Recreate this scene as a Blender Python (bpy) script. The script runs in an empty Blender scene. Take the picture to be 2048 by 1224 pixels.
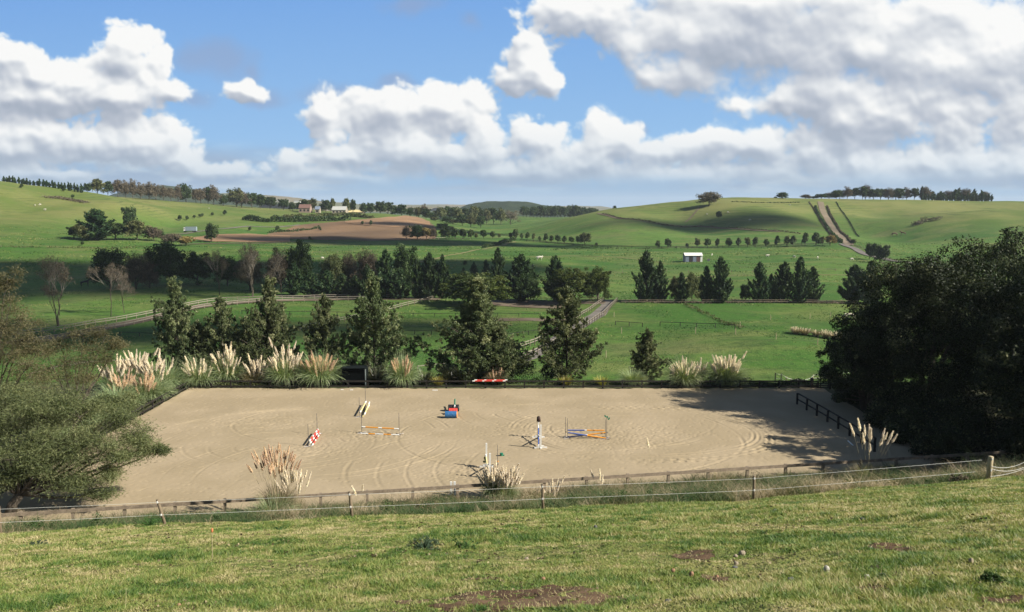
import bpy, math, random
import numpy as np
from mathutils import Vector, Matrix

# ---------------------------------------------------------------- camera
F = 1671.0                       # focal length in photograph pixels (2048 wide)
PITCH = math.radians(6.9)
CAMZ = 18.0
SC = bpy.context.scene
cam_d = bpy.data.cameras.new('camera')
cam = bpy.data.objects.new('camera', cam_d)
SC.collection.objects.link(cam)
cam.location = (0, 0, CAMZ)
cam.rotation_euler = (math.pi / 2 - PITCH, 0, 0)
cam_d.sensor_width = 36.0
cam_d.lens = 36.0 * F / 2048.0
cam_d.clip_start = 0.1
cam_d.clip_end = 30000
SC.camera = cam

# ---------------------------------------------------------------- light and exposure
SUN_AZ = math.radians(109.0)     # clockwise from +Y, seen from above
SUN_EL = math.radians(35.5)
SUND = Vector((math.sin(SUN_AZ) * math.cos(SUN_EL), math.cos(SUN_AZ) * math.cos(SUN_EL), math.sin(SUN_EL)))
sun_d = bpy.data.lights.new('sun', 'SUN')
sun_d.energy = 5.0
sun_d.angle = math.radians(0.5)
sun_d.color = (1.0, 0.94, 0.84)
sun = bpy.data.objects.new('sun', sun_d)
SC.collection.objects.link(sun)
sun.rotation_euler = SUND.to_track_quat('Z', 'Y').to_euler()
SC.view_settings.view_transform = 'Standard'
SC.view_settings.look = 'None'
EXPO = 1.0
SC.view_settings.exposure = EXPO
SC.view_settings.gamma = 1.0
SC.view_settings.use_curve_mapping = False
SC.cycles.max_bounces = 6
SC.cycles.diffuse_bounces = 2
SC.cycles.glossy_bounces = 2
SC.cycles.transmission_bounces = 3
SC.cycles.transparent_max_bounces = 4
SC.cycles.volume_bounces = 0
SC.cycles.use_denoising = True
SC.cycles.denoiser = 'OPENIMAGEDENOISE'
SC.cycles.denoising_input_passes = 'RGB_ALBEDO_NORMAL'
SC.cycles.denoising_prefilter = 'ACCURATE'

def px_dir(px, py):
    a = (px - 1024) / F; b = (612 - py) / F
    return (a, math.cos(PITCH) + b * math.sin(PITCH), -math.sin(PITCH) + b * math.cos(PITCH))

def angles(px, py):
    x, y, z = px_dir(px, py)
    return math.atan2(x, y), math.atan2(z, math.hypot(x, y))

# ---------------------------------------------------------------- sky: clear air plus cumulus, laid out by compass direction and height
world = bpy.data.worlds.new('World'); SC.world = world
world.use_nodes = True
WT = world.node_tree; WT.nodes.clear()

def N(nt, typ, **kw):
    n = nt.nodes.new(typ)
    for k, v in kw.items():
        if k == 'ins':
            for key, val in v.items():
                if isinstance(val, bpy.types.NodeSocket): nt.links.new(val, n.inputs[key])
                else: n.inputs[key].default_value = val
        else: setattr(n, k, v)
    return n

def M_(nt, op, a, b=None, c=None, clamp=False):
    n = nt.nodes.new('ShaderNodeMath'); n.operation = op; n.use_clamp = clamp
    for i, v in enumerate((a, b, c)):
        if v is None: continue
        if isinstance(v, bpy.types.NodeSocket): nt.links.new(v, n.inputs[i])
        else: n.inputs[i].default_value = v
    return n.outputs[0]

def MR(nt, v, a, b, c=0.0, d=1.0, smooth=True):
    n = nt.nodes.new('ShaderNodeMapRange')
    if smooth: n.interpolation_type = 'SMOOTHSTEP'
    nt.links.new(v, n.inputs[0])
    for i, x in enumerate((a, b, c, d)): n.inputs[i + 1].default_value = x
    return n.outputs[0]

def MIX(nt, f, a, b, mode='MIX'):
    n = nt.nodes.new('ShaderNodeMix'); n.data_type = 'RGBA'; n.blend_type = mode
    for i, v in ((0, f), (6, a), (7, b)):
        if isinstance(v, bpy.types.NodeSocket): nt.links.new(v, n.inputs[i])
        elif i == 0: n.inputs[i].default_value = v
        else: n.inputs[i].default_value = (*v[:3], 1)
    return n.outputs[2]

# cumulus: px, py, rx, ry as seen in the photograph
CUMULI = [(120,350,230,24),(680,355,200,24),(1000,350,220,24),(1350,352,230,26),(1750,358,260,30),(2050,350,200,30),
 (245,78,62,48),(235,120,50,40),(290,160,70,55),(310,120,40,40),(10,110,70,45),(70,150,95,55),(160,165,90,55),(240,190,140,42),(50,200,120,40),(345,185,45,30),
 (60,262,150,55),(200,280,150,60),(300,285,110,55),(345,270,45,38),(355,320,70,34),(20,310,140,35),(440,345,90,20),
 (478,178,55,30),(505,190,28,18),
 (720,235,110,70),(640,225,42,55),(790,215,110,60),(890,215,90,62),(950,200,42,42),(960,270,40,60),(700,310,110,50),(830,300,150,55),(930,320,110,45),(585,320,50,30),
 (1058,75,34,42),(1060,130,56,50),(1095,160,38,42),(1040,180,34,35),(1030,155,45,30),
 (1045,280,60,42),(1110,292,60,45),(1205,265,44,58),(1240,275,60,50),(1285,300,55,40),(1180,320,100,40),(1370,290,80,42),(1440,285,80,40),(1520,290,90,46),(1620,310,110,45),(1720,325,110,45),(1850,330,130,45),(1980,325,110,50),
 (1130,10,110,45),(1220,40,120,60),(1310,75,110,80),(1380,140,70,60),(1300,150,60,40),(1440,60,120,90),(1560,90,170,85),(1720,90,190,110),(1860,110,180,110),(1990,100,150,120),
 (1480,205,70,34),(1560,195,45,35),(1660,200,80,70),(1760,230,130,70),(1900,230,130,70),(1700,255,90,40),(2030,230,90,80),(1900,20,250,90),(1500,0,300,60),(2150,150,200,200),(-120,220,150,120)]
WISPS = [(415,110,60,26),(460,125,40,40),(500,150,20,30),(790,158,45,22),(930,40,22,20),(825,5,50,22),(1275,250,22,14),(700,190,110,25),(380,200,50,18),(520,200,30,18),(1660,150,60,120)]
BRIGHTS = [(240,90,55,45),(110,190,60,18),(250,190,60,20),(300,130,30,50),(670,260,60,25),(950,230,30,60),(1070,110,35,50),(1215,255,40,50),(1290,90,50,30),(1380,60,25,40),(1480,215,50,22),(1740,105,45,30),(1900,110,80,55),(2000,60,80,60),(1870,260,60,30),(20,100,40,25),(495,180,35,18),(1430,265,100,18)]
GREYS = [(60,130,70,22),(230,140,70,30),(120,215,170,18),(60,320,170,20),(430,115,70,50),(500,160,30,22),(1290,10,120,30),(1150,80,60,25),(1490,105,130,42),(1580,60,150,50),(1450,140,90,22),
 (1650,200,90,60),(1700,270,150,22),(1890,200,90,28),(1750,300,220,22),(750,230,60,35),(690,200,90,26),(1230,310,120,16),(1420,320,160,18),(1130,350,200,12),(240,250,120,22),(860,340,200,20)]

sky = N(WT, 'ShaderNodeTexSky', sky_type='NISHITA')
sky.sun_disc = False; sky.sun_elevation = SUN_EL; sky.sun_rotation = SUN_AZ
sky.air_density = 1.0; sky.dust_density = 0.6; sky.ozone_density = 1.6
bg = N(WT, 'ShaderNodeBackground', ins={'Color': sky.outputs[0], 'Strength': 0.05})
wo = N(WT, 'ShaderNodeOutputWorld'); WT.links.new(bg.outputs[0], wo.inputs[0])
world.cycles.sampling_method = 'NONE'
world.cycles.sample_map_resolution = 512

# ---------------------------------------------------------------- numeric helpers
def Zof(px, py, Y):
    """height of the line of sight through a pixel at depth Y"""
    x, y, z = px_dir(px, py)
    return CAMZ + z * Y / y

def hash2(ix, iy, s):
    n = (ix.astype(np.int64) * 374761393 + iy.astype(np.int64) * 668265263 + s * 1442695041) & 0xffffffff
    n = ((n ^ (n >> 13)) * 1274126177) & 0xffffffff
    return ((n ^ (n >> 16)) & 0xffff) / 65535.0

def vnoise(x, y, s=0):
    x = np.asarray(x, float); y = np.asarray(y, float)
    ix = np.floor(x); iy = np.floor(y); fx = x - ix; fy = y - iy
    fx = fx * fx * (3 - 2 * fx); fy = fy * fy * (3 - 2 * fy)
    ix = ix.astype(np.int64); iy = iy.astype(np.int64)
    a = hash2(ix, iy, s); b = hash2(ix + 1, iy, s); c = hash2(ix, iy + 1, s); d = hash2(ix + 1, iy + 1, s)
    return (a + (b - a) * fx) * (1 - fy) + (c + (d - c) * fx) * fy - 0.5

def fbm(x, y, s=0, o=4):
    r = 0; a = 1.0
    for i in range(o):
        r = r + a * vnoise(x * 2 ** i, y * 2 ** i, s + i); a *= 0.5
    return r

def pchip(xs, ys, x):
    xs = np.array(xs, float); ys = np.array(ys, float)
    h = np.diff(xs); dl = np.diff(ys) / h
    m = np.zeros_like(ys)
    for i in range(1, len(xs) - 1):
        if dl[i - 1] * dl[i] > 0:
            w1 = 2 * h[i] + h[i - 1]; w2 = h[i] + 2 * h[i - 1]
            m[i] = (w1 + w2) / (w1 / dl[i - 1] + w2 / dl[i])
    m[0] = dl[0]; m[-1] = dl[-1]
    x = np.clip(x, xs[0], xs[-1]); k = np.clip(np.searchsorted(xs, x, side='right') - 1, 0, len(h) - 1)
    t = (x - xs[k]) / h[k]
    return ((1 + 2 * t) * (1 - t) ** 2 * ys[k] + t * (1 - t) ** 2 * h[k] * m[k]
            + t * t * (3 - 2 * t) * ys[k + 1] + t * t * (t - 1) * h[k] * m[k + 1])

# ---------------------------------------------------------------- the lie of the land
# for every 200 photograph pixels of bearing: (depth, line of sight that just touches the ground there)
COLS = {
 -200: [(350,530),(430,480),(520,430),(640,346)],
 0:    [(350,530),(430,485),(500,445),(650,359)],
 200:  [(350,532),(430,492),(520,460),(690,381)],
 400:  [(350,534),(440,494),(560,466),(660,438),(820,405)],
 600:  [(350,535),(450,496),(560,480),(720,446),(900,421)],
 800:  [(350,535),(450,497),(560,480),(700,450),(860,431)],
 1000: [(350,535),(480,492),(580,478),(760,460),(950,447),(1200,436)],
 1200: [(350,535),(480,497),(560,475),(640,450),(760,421)],
 1400: [(350,535),(480,496),(560,468),(650,435),(770,399)],
 1600: [(350,535),(480,494),(560,466),(660,432),(790,399)],
 1800: [(350,535),(470,497),(560,468),(660,436),(790,399)],
 2000: [(350,535),(450,500),(540,462),(640,432),(790,399)],
 2200: [(350,535),(450,500),(540,462),(640,432),(790,399)]}
KEYS = sorted(COLS)
CP = []
for k in KEYS:
    ys = [84, 96, 126, 180, 250]; zs = [0.0, -3.3, -8.3, -9.0, -9.2]
    for (Y, py) in COLS[k]:
        ys.append(Y); zs.append(Zof(k, py, Y))
    crest = ys[-1]; zc = zs[-1]
    ys += [crest + 130, crest + 420, 2600, 7500]; zs += [zc - 2.5, min(zc - 14, 0), -6, -30]
    CP.append((ys, zs))
EDGE_PX = [-400, 0, 330, 550, 1100, 1500, 1800, 2048, 2500]
EDGE_PY = [1085, 1068, 1050, 1045, 1020, 1000, 976, 955, 925]
EDGE_Z = [Zof(p, q, 33 + 5 * (p - 1024) / F) for p, q in zip(EDGE_PX, EDGE_PY)]

FOLDS = [(350, 610, 95, 60, 7), (252, 600, 26, 95, -6), (190, 650, 40, 70, 4), (135, 640, 28, 80, -4.5), (85, 610, 34, 60, 4), (20, 640, 30, 90, -4),
 (-250, 590, 26, 80, -5.5), (-205, 610, 34, 70, 4), (-330, 580, 34, 70, -4.5), (-290, 600, 30, 60, 3), (-120, 560, 40, 40, 2.5), (300, 700, 30, 60, -4), (420, 690, 40, 60, -4)]
def Ycrest(u): return 33 + 5 * np.clip(u, -.75, .75)
def Yfront(X): return 49.0 + 0.19 * np.clip(X, -40, 60)

def H(X, Y):
    X = np.asarray(X, float); Y = np.asarray(Y, float)
    X, Y = np.broadcast_arrays(X, Y)
    un = np.clip(X / np.maximum(Y, 8), -.75, .75)
    pe = 1024 + un * F * 0.975
    zc = np.interp(pe, EDGE_PX, EDGE_Z)
    yc = Ycrest(un); yf = Yfront(X)
    t = np.clip(Y / yc, -3, 1)
    z = 16.35 + (zc - 16.35) * np.where(t > 0, t, t * 0.25)
    z = z + np.where((t > 0) & (t < 1), 0.10 * np.sin(np.pi * t) , 0)
    tb = np.clip((Y - yc) / (yf - yc), 0, 1)
    z = np.where(Y > yc, zc * (1 - tb) ** 1.08, z)
    amp = np.clip((yf - Y) / 6, 0, 1) * np.clip(Y / 4, 0.2, 1)
    z = z + amp * (0.16 * fbm(X / 2.6, Y / 2.6, 5, 3) + 0.07 * fbm(X / .5, Y / .5, 9, 2))
    # valley and hills
    cols = [pchip(a, b, np.clip(Y, 84, 7500)) for a, b in CP]
    uu = np.clip(X / np.maximum(Y, 60), -.78, .78) * F * 0.993 + 1024
    s = np.clip((uu - KEYS[0]) / 200.0, 0, len(KEYS) - 1.001)
    i = np.floor(s).astype(int); f = s - i
    A = np.stack(cols)
    g = lambda j: np.take_along_axis(A, np.clip(j, 0, len(KEYS) - 1)[None], 0)[0]
    p0, p1, p2, p3 = g(i - 1), g(i), g(i + 1), g(i + 2)
    zv = 0.5 * (2 * p1 + (p2 - p0) * f + (2 * p0 - 5 * p1 + 4 * p2 - p3) * f * f + (3 * p1 - p0 - 3 * p2 + p3) * f ** 3)
    far = np.clip((Y - 110) / 60, 0, 1)
    zv = zv + far * (1.5 * fbm(X / 46, Y / 46, 21, 3) + np.clip((Y - 400) / 200, 0, 1) * 4.5 * vnoise(X / 120, Y / 120, 31))
    # low mounds of the paddock below the arena
    def mound(cx, cy, rx, ry, h): return h * np.exp(-((X - cx) / rx) ** 2 - ((Y - cy) / ry) ** 2)
    zv = zv + mound(48, 150, 22, 12, 2.0) + mound(62, 172, 24, 9, 1.5) + mound(24, 138, 16, 8, .8)
    for cx, cy, rx, ry, h in FOLDS: zv = zv + mound(cx, cy, rx, ry, h)
    return np.where(Y > 84, zv, z)

def h1(x, y): return float(H(np.array([x]), np.array([y]))[0])

_T = np.concatenate([np.arange(4, 140, 0.4), np.geomspace(140, 7000, 1500)])
def G(px, py):
    """the point of ground seen through a pixel"""
    x, y, z = px_dir(px, py)
    X = x * _T; Y = y * _T; Z = CAMZ + z * _T
    d = Z - H(X, Y)
    k = np.argmax(d < 0)
    if d[k] >= 0: k = len(_T) - 1
    if k == 0: k = 1
    t0, t1 = _T[k - 1], _T[k]
    w = d[k - 1] / (d[k - 1] - d[k]) if d[k - 1] != d[k] else 0
    t = t0 + (t1 - t0) * min(max(w, 0), 1)
    return Vector((x * t, y * t, h1(x * t, y * t)))

def B(px, Y):
    """the ground on a bearing at a known depth"""
    for _ in range(3):
        a = (px - 1024) / F
        X = a * Y * 1.0 / (math.cos(PITCH) + ((CAMZ - 0) * 0))  # first guess
        z = h1(X, Y); b = math.tan(math.atan2(z - CAMZ, Y) + PITCH)
        X = a * Y / (math.cos(PITCH) + b * math.sin(PITCH)); z = h1(X, Y)
    return Vector((X, Y, z))

# ---------------------------------------------------------------- mesh builder
class MB:
    def __init__(s): s.V = []; s.Fc = []; s.n = 0; s.mi = []; s.R = []
    def add(s, v, f, m=0, r=None):
        v = np.asarray(v, float).reshape(-1, 3); f = np.asarray(f, int)
        if len(f) == 0: return
        s.V.append(v); s.Fc.append(f + s.n); s.n += len(v)
        s.mi.append(np.full(len(f), m)); s.R.append(np.full(len(f), .5) if r is None else np.broadcast_to(r, (len(f),)))
    def box(s, c, d, m=0, rot=None):
        c = np.array(c, float); d = np.array(d, float) / 2
        v = np.array([[x, y, z] for z in (-1, 1) for y in (-1, 1) for x in (-1, 1)]) * d
        if rot is not None: v = v @ np.array(rot.to_3x3()).T
        s.add(v + c, [[0, 2, 3, 1], [4, 5, 7, 6], [0, 1, 5, 4], [2, 6, 7, 3], [0, 4, 6, 2], [1, 3, 7, 5]], m)
    def bar(s, a, b, w, h, m=0):
        """a sawn length of timber from a to b"""
        a = Vector(a); b = Vector(b); d = b - a
        q = d.to_track_quat('X', 'Z').to_matrix()
        s.box((a + b) / 2, (d.length, w, h), m, q)
    def tube(s, pts, rad, n=6, m=0, cap=True, r=None):
        pts = np.asarray(pts, float); k = len(pts)
        rad = np.broadcast_to(np.asarray(rad, float), (k,))
        t = np.gradient(pts, axis=0); t /= np.linalg.norm(t, axis=1)[:, None] + 1e-9
        up = np.array([0, 0, 1.0]) if abs(t[0, 2]) < .9 else np.array([1.0, 0, 0])
        a = np.cross(t, up); a /= np.linalg.norm(a, axis=1)[:, None] + 1e-9
        b = np.cross(t, a)
        ang = np.arange(n) * 2 * math.pi / n
        v = pts[:, None] + rad[:, None, None] * (np.cos(ang)[None, :, None] * a[:, None] + np.sin(ang)[None, :, None] * b[:, None])
        f = [[i * n + j, i * n + (j + 1) % n, (i + 1) * n + (j + 1) % n, (i + 1) * n + j] for i in range(k - 1) for j in range(n)]
        base = s.n
        s.add(v.reshape(-1, 3), f, m, r)
        if cap:
            s.Fc.append(np.array([[base + j for j in range(n)][::-1], [base + (k - 1) * n + j for j in range(n)]]))
            s.mi.append(np.full(2, m)); s.R.append(np.full(2, .5 if r is None else float(np.mean(r))))
    def segs(s, P0, P1, R0, R1, n=3, m=0, r=None):
        P0 = np.asarray(P0, float); P1 = np.asarray(P1, float); k = len(P0)
        t = P1 - P0; t /= np.linalg.norm(t, axis=1)[:, None] + 1e-9
        up = np.where(np.abs(t[:, 2:3]) < .9, np.array([[0, 0, 1.0]]), np.array([[1.0, 0, 0]]))
        a = np.cross(t, up); a /= np.linalg.norm(a, axis=1)[:, None] + 1e-9
        b = np.cross(t, a); ang = np.arange(n) * 2 * math.pi / n
        off = np.cos(ang)[None, :, None] * a[:, None] + np.sin(ang)[None, :, None] * b[:, None]
        v = np.stack([P0[:, None] + off * np.reshape(R0, (-1, 1, 1)), P1[:, None] + off * np.reshape(R1, (-1, 1, 1))], 1).reshape(-1, 3)
        j = np.arange(n); q = np.stack([j, (j + 1) % n, n + (j + 1) % n, n + j], 1)
        f = (np.arange(k)[:, None, None] * 2 * n + q[None]).reshape(-1, 4)
        s.add(v, f, m, None if r is None else np.repeat(r, n))
    def leaves(s, C, Nn, T, w, l, m=0, r=None):
        """kite shaped leaves"""
        C = np.asarray(C, float); k = len(C)
        Nn = Nn / (np.linalg.norm(Nn, axis=1)[:, None] + 1e-9)
        b = np.cross(Nn, T); b /= np.linalg.norm(b, axis=1)[:, None] + 1e-9
        t = np.cross(b, Nn)
        w = np.reshape(np.broadcast_to(w, (k,)), (-1, 1)); l = np.reshape(np.broadcast_to(l, (k,)), (-1, 1))
        v = np.stack([C - t * l, C + b * w - t * l * .1, C + t * l, C - b * w - t * l * .1], 1).reshape(-1, 3)
        s.add(v, np.arange(k * 4).reshape(-1, 4), m, r)
    def mesh(s, name, mats, smooth=False):
        me = bpy.data.meshes.new(name)
        V = np.concatenate(s.V); sizes = np.concatenate([np.full(len(f), f.shape[1]) for f in s.Fc])
        idx = np.concatenate([f.reshape(-1) for f in s.Fc])
        me.vertices.add(len(V)); me.vertices.foreach_set('co', V.reshape(-1).astype(np.float32))
        me.loops.add(len(idx)); me.loops.foreach_set('vertex_index', idx.astype(np.int32))
        me.polygons.add(len(sizes)); st = np.concatenate([[0], np.cumsum(sizes)[:-1]])
        me.polygons.foreach_set('loop_start', st.astype(np.int32))
        me.polygons.foreach_set('material_index', np.concatenate(s.mi).astype(np.int32))
        at = me.attributes.new('rnd', 'FLOAT', 'FACE'); at.data.foreach_set('value', np.concatenate(s.R).astype(np.float32))
        me.polygons.foreach_set('use_smooth', np.full(len(sizes), bool(smooth)))
        me.update(calc_edges=True)
        for m in (mats if isinstance(mats, (list, tuple)) else [mats]): me.materials.append(m)
        return me
    def build(s, name, mats, parent=None, loc=None, smooth=False):
        return link(name, s.mesh(name, mats, smooth), parent, loc)

COL = SC.collection
def link(name, data, parent=None, loc=None):
    o = bpy.data.objects.new(name, data); COL.objects.link(o)
    if parent is not None: o.parent = parent
    if loc is not None: o.location = loc
    return o
def thing(name, label, cat, loc, group=None, rotz=0.0, scale=None):
    o = link(name, None, None, loc); o.rotation_euler = (0, 0, rotz)
    if scale is not None: o.scale = scale
    o['label'] = label; o['category'] = cat; o['kind'] = 'thing'
    if group: o['group'] = group
    return o
def tag(o, label=None, cat=None, group=None, kind=None):
    if cat and not kind: kind = 'thing'
    for k, v in (('label', label), ('category', cat), ('group', group), ('kind', kind)):
        if v: o[k] = v
    return o
def unit(v): return v / (np.linalg.norm(v, axis=-1, keepdims=True) + 1e-9)

# ---------------------------------------------------------------- materials
def new_mat(name):
    m = bpy.data.materials.new(name); m.use_nodes = True
    nt = m.node_tree; nt.nodes.clear()
    return m, nt
def finish(m, nt, color, rough=0.8, bump=None, bdist=0.02, bstr=0.5, spec=0.3, trans=0.0, tcol=None, metal=0.0):
    p = N(nt, 'ShaderNodeBsdfPrincipled')
    for key, v in (('Base Color', color), ('Roughness', rough), ('Specular IOR Level', spec), ('Metallic', metal)):
        if isinstance(v, bpy.types.NodeSocket): nt.links.new(v, p.inputs[key])
        else: p.inputs[key].default_value = (*v[:3], 1) if key == 'Base Color' else v
    if bump is not None:
        bm = N(nt, 'ShaderNodeBump', ins={'Strength': bstr, 'Distance': bdist, 'Height': bump})
        nt.links.new(bm.outputs[0], p.inputs['Normal'])
    out = N(nt, 'ShaderNodeOutputMaterial'); sh = p.outputs[0]
    if trans > 0:
        t = N(nt, 'ShaderNodeBsdfTranslucent')
        if isinstance(color, bpy.types.NodeSocket): nt.links.new(MIX(nt, 1.0, color, tcol or (1.3, 1.4, .6), 'MULTIPLY'), t.inputs[0])
        else: t.inputs[0].default_value = (*color[:3], 1)
        mx = N(nt, 'ShaderNodeMixShader', ins={0: trans, 1: sh, 2: t.outputs[0]}); sh = mx.outputs[0]
    nt.links.new(sh, out.inputs[0])
    return m
def leaf_mat(name, cols, rough=0.5, trans=0.22, spec=0.15, tcol=None):
    """cols: list of (position, colour) picked leaf by leaf"""
    m, nt = new_mat(name)
    a = N(nt, 'ShaderNodeAttribute', attribute_name='rnd')
    cr = N(nt, 'ShaderNodeValToRGB', ins={0: a.outputs['Fac']})
    e = cr.color_ramp.elements
    while len(e) < len(cols): e.new(0.5)
    for i, (p, c) in enumerate(cols): e[i].position = p; e[i].color = (*c, 1)
    oi = N(nt, 'ShaderNodeObjectInfo')
    v = M_(nt, 'MULTIPLY_ADD', oi.outputs['Random'], 0.3, 0.85)
    hs = N(nt, 'ShaderNodeHueSaturation', ins={'Color': cr.outputs[0], 'Value': v, 'Hue': M_(nt, 'MULTIPLY_ADD', oi.outputs['Random'], 0.02, 0.49)})
    return finish(m, nt, hs.outputs[0], rough, spec=spec, trans=trans, tcol=tcol)
def plain(name, c, rough=0.6, var=0.12, scale=6.0, spec=0.3, metal=0.0, bump=0.0):
    m, nt = new_mat(name)
    t = N(nt, 'ShaderNodeTexCoord'); n = N(nt, 'ShaderNodeTexNoise', ins={'Vector': t.outputs['Object'], 'Scale': scale, 'Detail': 5.0, 'Roughness': .65})
    f = M_(nt, 'MULTIPLY_ADD', n.outputs['Fac'], var * 4, 1 - var * 2)
    cc = N(nt, 'ShaderNodeVectorMath', operation='SCALE', ins={0: (c[0], c[1], c[2])}); nt.links.new(f, cc.inputs['Scale'])
    return finish(m, nt, cc.outputs[0], rough, spec=spec, metal=metal, bump=n.outputs['Fac'] if bump else None, bdist=bump)
def wood(name, c1, c2, rough=0.8, scale=3.0):
    m, nt = new_mat(name)
    t = N(nt, 'ShaderNodeTexCoord')
    n = N(nt, 'ShaderNodeTexNoise', ins={'Vector': t.outputs['Object'], 'Scale': scale, 'Detail': 7.0, 'Roughness': .7})
    n2 = N(nt, 'ShaderNodeTexNoise', ins={'Vector': t.outputs['Object'], 'Scale': scale * 9, 'Detail': 3.0})
    f = M_(nt, 'MULTIPLY_ADD', n2.outputs['Fac'], 0.4, M_(nt, 'MULTIPLY', n.outputs['Fac'], 0.8), clamp=True)
    return finish(m, nt, MIX(nt, MR(nt, f, .35, .8), c1, c2), rough, bump=n2.outputs['Fac'], bdist=0.006)

def ground_material():
    m, nt = new_mat('pasture')
    g = N(nt, 'ShaderNodeNewGeometry'); P = g.outputs['Position']
    s = N(nt, 'ShaderNodeSeparateXYZ', ins={0: P})
    def ns(sc, det=5.0, ro=.6, src=P): return N(nt, 'ShaderNodeTexNoise', ins={'Vector': src, 'Scale': sc, 'Detail': det, 'Roughness': ro}).outputs['Fac']
    # near pasture: grazed, strawy, some bare soil
    a = ns(.55); b = ns(2.3, 6.0); c = ns(14.0, 5.0, .7)
    near = MIX(nt, MR(nt, a, .38, .62), (.10, .130, .032), (.18, .185, .058))
    near = MIX(nt, MR(nt, b, .52, .70), near, (.205, .175, .085))
    near = MIX(nt, M_(nt, 'MULTIPLY', MR(nt, c, .55, .75), .5), near, (.05, .042, .02))
    # the bank below the tape fence is rank and brown-green
    near = MIX(nt, MR(nt, s.outputs[1], 35.0, 38.0), near, (.060, .062, .030))
    # valley: lush green
    st = N(nt, 'ShaderNodeVectorMath', operation='MULTIPLY', ins={0: P, 1: (.6, 1.4, 1)}).outputs[0]
    v1 = ns(.010, 4.0, .55); v2 = ns(.05, 6.0, .6, st); v3 = ns(.7, 6.0, .75)
    val = MIX(nt, MR(nt, v1, .40, .60), (.038, .102, .015), (.074, .142, .024))
    val = MIX(nt, M_(nt, 'MULTIPLY', MR(nt, v2, .44, .66), .8), val, (.125, .150, .042))
    v5 = ns(.22, 5.0, .65, st); val = MIX(nt, M_(nt, 'MULTIPLY', MR(nt, v5, .48, .66), .65), val, (.042, .072, .019))
    v6 = ns(.035, 3.0, .5); val = MIX(nt, M_(nt, 'MULTIPLY', MR(nt, v6, .55, .68), .45), val, (.125, .130, .050))
    val = MIX(nt, M_(nt, 'MULTIPLY', MR(nt, v3, .48, .66), .62), val, (.022, .050, .010))
    v7 = ns(1.6, 5.0, .7); val = MIX(nt, M_(nt, 'MULTIPLY', MR(nt, v7, .54, .66), .5), val, (.15, .165, .06))
    # upland: yellower where the hill is dry
    hill = MR(nt, s.outputs[2], -3.0, 16.0)
    h1_ = ns(.018, 5.0); h2 = ns(.13, 6.0, .7, st)
    hc = MIX(nt, MR(nt, h1_, .38, .62), (.095, .128, .030), (.165, .165, .055))
    hc = MIX(nt, M_(nt, 'MULTIPLY', MR(nt, h2, .50, .72), .5), hc, (.085, .088, .034))
    tz = M_(nt, 'MULTIPLY_ADD', s.outputs[2], 3.4, M_(nt, 'MULTIPLY', ns(.03, 4.0), 16.0))
    terr = M_(nt, 'MULTIPLY', MR(nt, M_(nt, 'SINE', tz), .35, .95), MR(nt, ns(.02, 3.0), .45, .62))
    hc = MIX(nt, M_(nt, 'MULTIPLY', terr, .55), hc, (.045, .062, .020))
    val = MIX(nt, M_(nt, 'MULTIPLY', hill, .85), val, hc)
    colr = MIX(nt, MR(nt, s.outputs[1], 80.0, 88.0), near, val)
    soil = MR(nt, s.outputs[1], 1400.0, 2600.0)
    colr = MIX(nt, soil, colr, (.055, .075, .035))
    bump = M_(nt, 'MULTIPLY_ADD', v3, 1.0, M_(nt, 'MULTIPLY_ADD', ns(.09, 5.0, .6), 2.2, ns(3.0, 4.0)))
    return finish(m, nt, colr, .95, bump=bump, bdist=.30, bstr=.8, spec=.1)

def sheet_mat(name, c1, c2, c3, s1=.2, s2=2.0, bd=.1, stripe=None):
    m, nt = new_mat(name)
    P = N(nt, 'ShaderNodeNewGeometry').outputs['Position']
    a = N(nt, 'ShaderNodeTexNoise', ins={'Vector': P, 'Scale': s1, 'Detail': 5.0}).outputs['Fac']
    b = N(nt, 'ShaderNodeTexNoise', ins={'Vector': P, 'Scale': s2, 'Detail': 7.0, 'Roughness': .75}).outputs['Fac']
    c = MIX(nt, MR(nt, a, .4, .62), c1, c2)
    c = MIX(nt, M_(nt, 'MULTIPLY', MR(nt, b, .48, .75), .6), c, c3)
    return finish(m, nt, c, .95, bump=b, bdist=bd, bstr=.6, spec=.1)

MG = ground_material()
M_SAND = sheet_mat('arena_sand', (.270, .216, .136), (.305, .244, .158), (.222, .176, .110), .22, 4.0, .015)
M_PLOUGH = sheet_mat('ploughed_soil', (.118, .078, .046), (.180, .115, .064), (.11, .06, .034), .012, .12, .4)
M_CLAY = sheet_mat('pale_clay', (.25, .155, .085), (.19, .12, .068), (.15, .095, .055), .03, .3, .4)
M_DIRT = sheet_mat('track_dirt', (.105, .080, .055), (.145, .115, .080), (.07, .055, .04), .15, 1.6, .15)
M_GRAVEL = sheet_mat('gravel', (.125, .112, .096), (.165, .148, .128), (.085, .078, .068), .3, 3.0, .1)
M_SCRUB = sheet_mat('scrubby_ground', (.055, .05, .028), (.09, .075, .042), (.03, .032, .017), .08, .6, .6)
M_BLACKWOOD = wood('dark_stained_timber', (.010, .0085, .007), (.022, .019, .016), .7)
M_GREYWOOD = wood('weathered_timber', (.105, .080, .056), (.26, .205, .145), .85)
M_NEWWOOD = wood('pale_treated_pine', (.24, .19, .11), (.38, .32, .20), .7)
M_RAILWOOD = wood('silvered_rail_timber', (.13, .113, .088), (.23, .20, .16), .8)
M_BARK = wood('bark', (.035, .028, .02), (.085, .07, .052), .9)
M_PALEBARK = wood('pale_bark', (.13, .11, .085), (.24, .21, .17), .9)
M_WHITE = plain('white_paint', (.64, .63, .58), .5, .10)
M_ORANGE = plain('orange_paint', (.62, .26, .03), .5, .10)
M_BLUE = plain('blue_paint', (.045, .085, .27), .5, .12)
M_RED = plain('red_paint', (.48, .055, .04), .5, .12)
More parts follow.
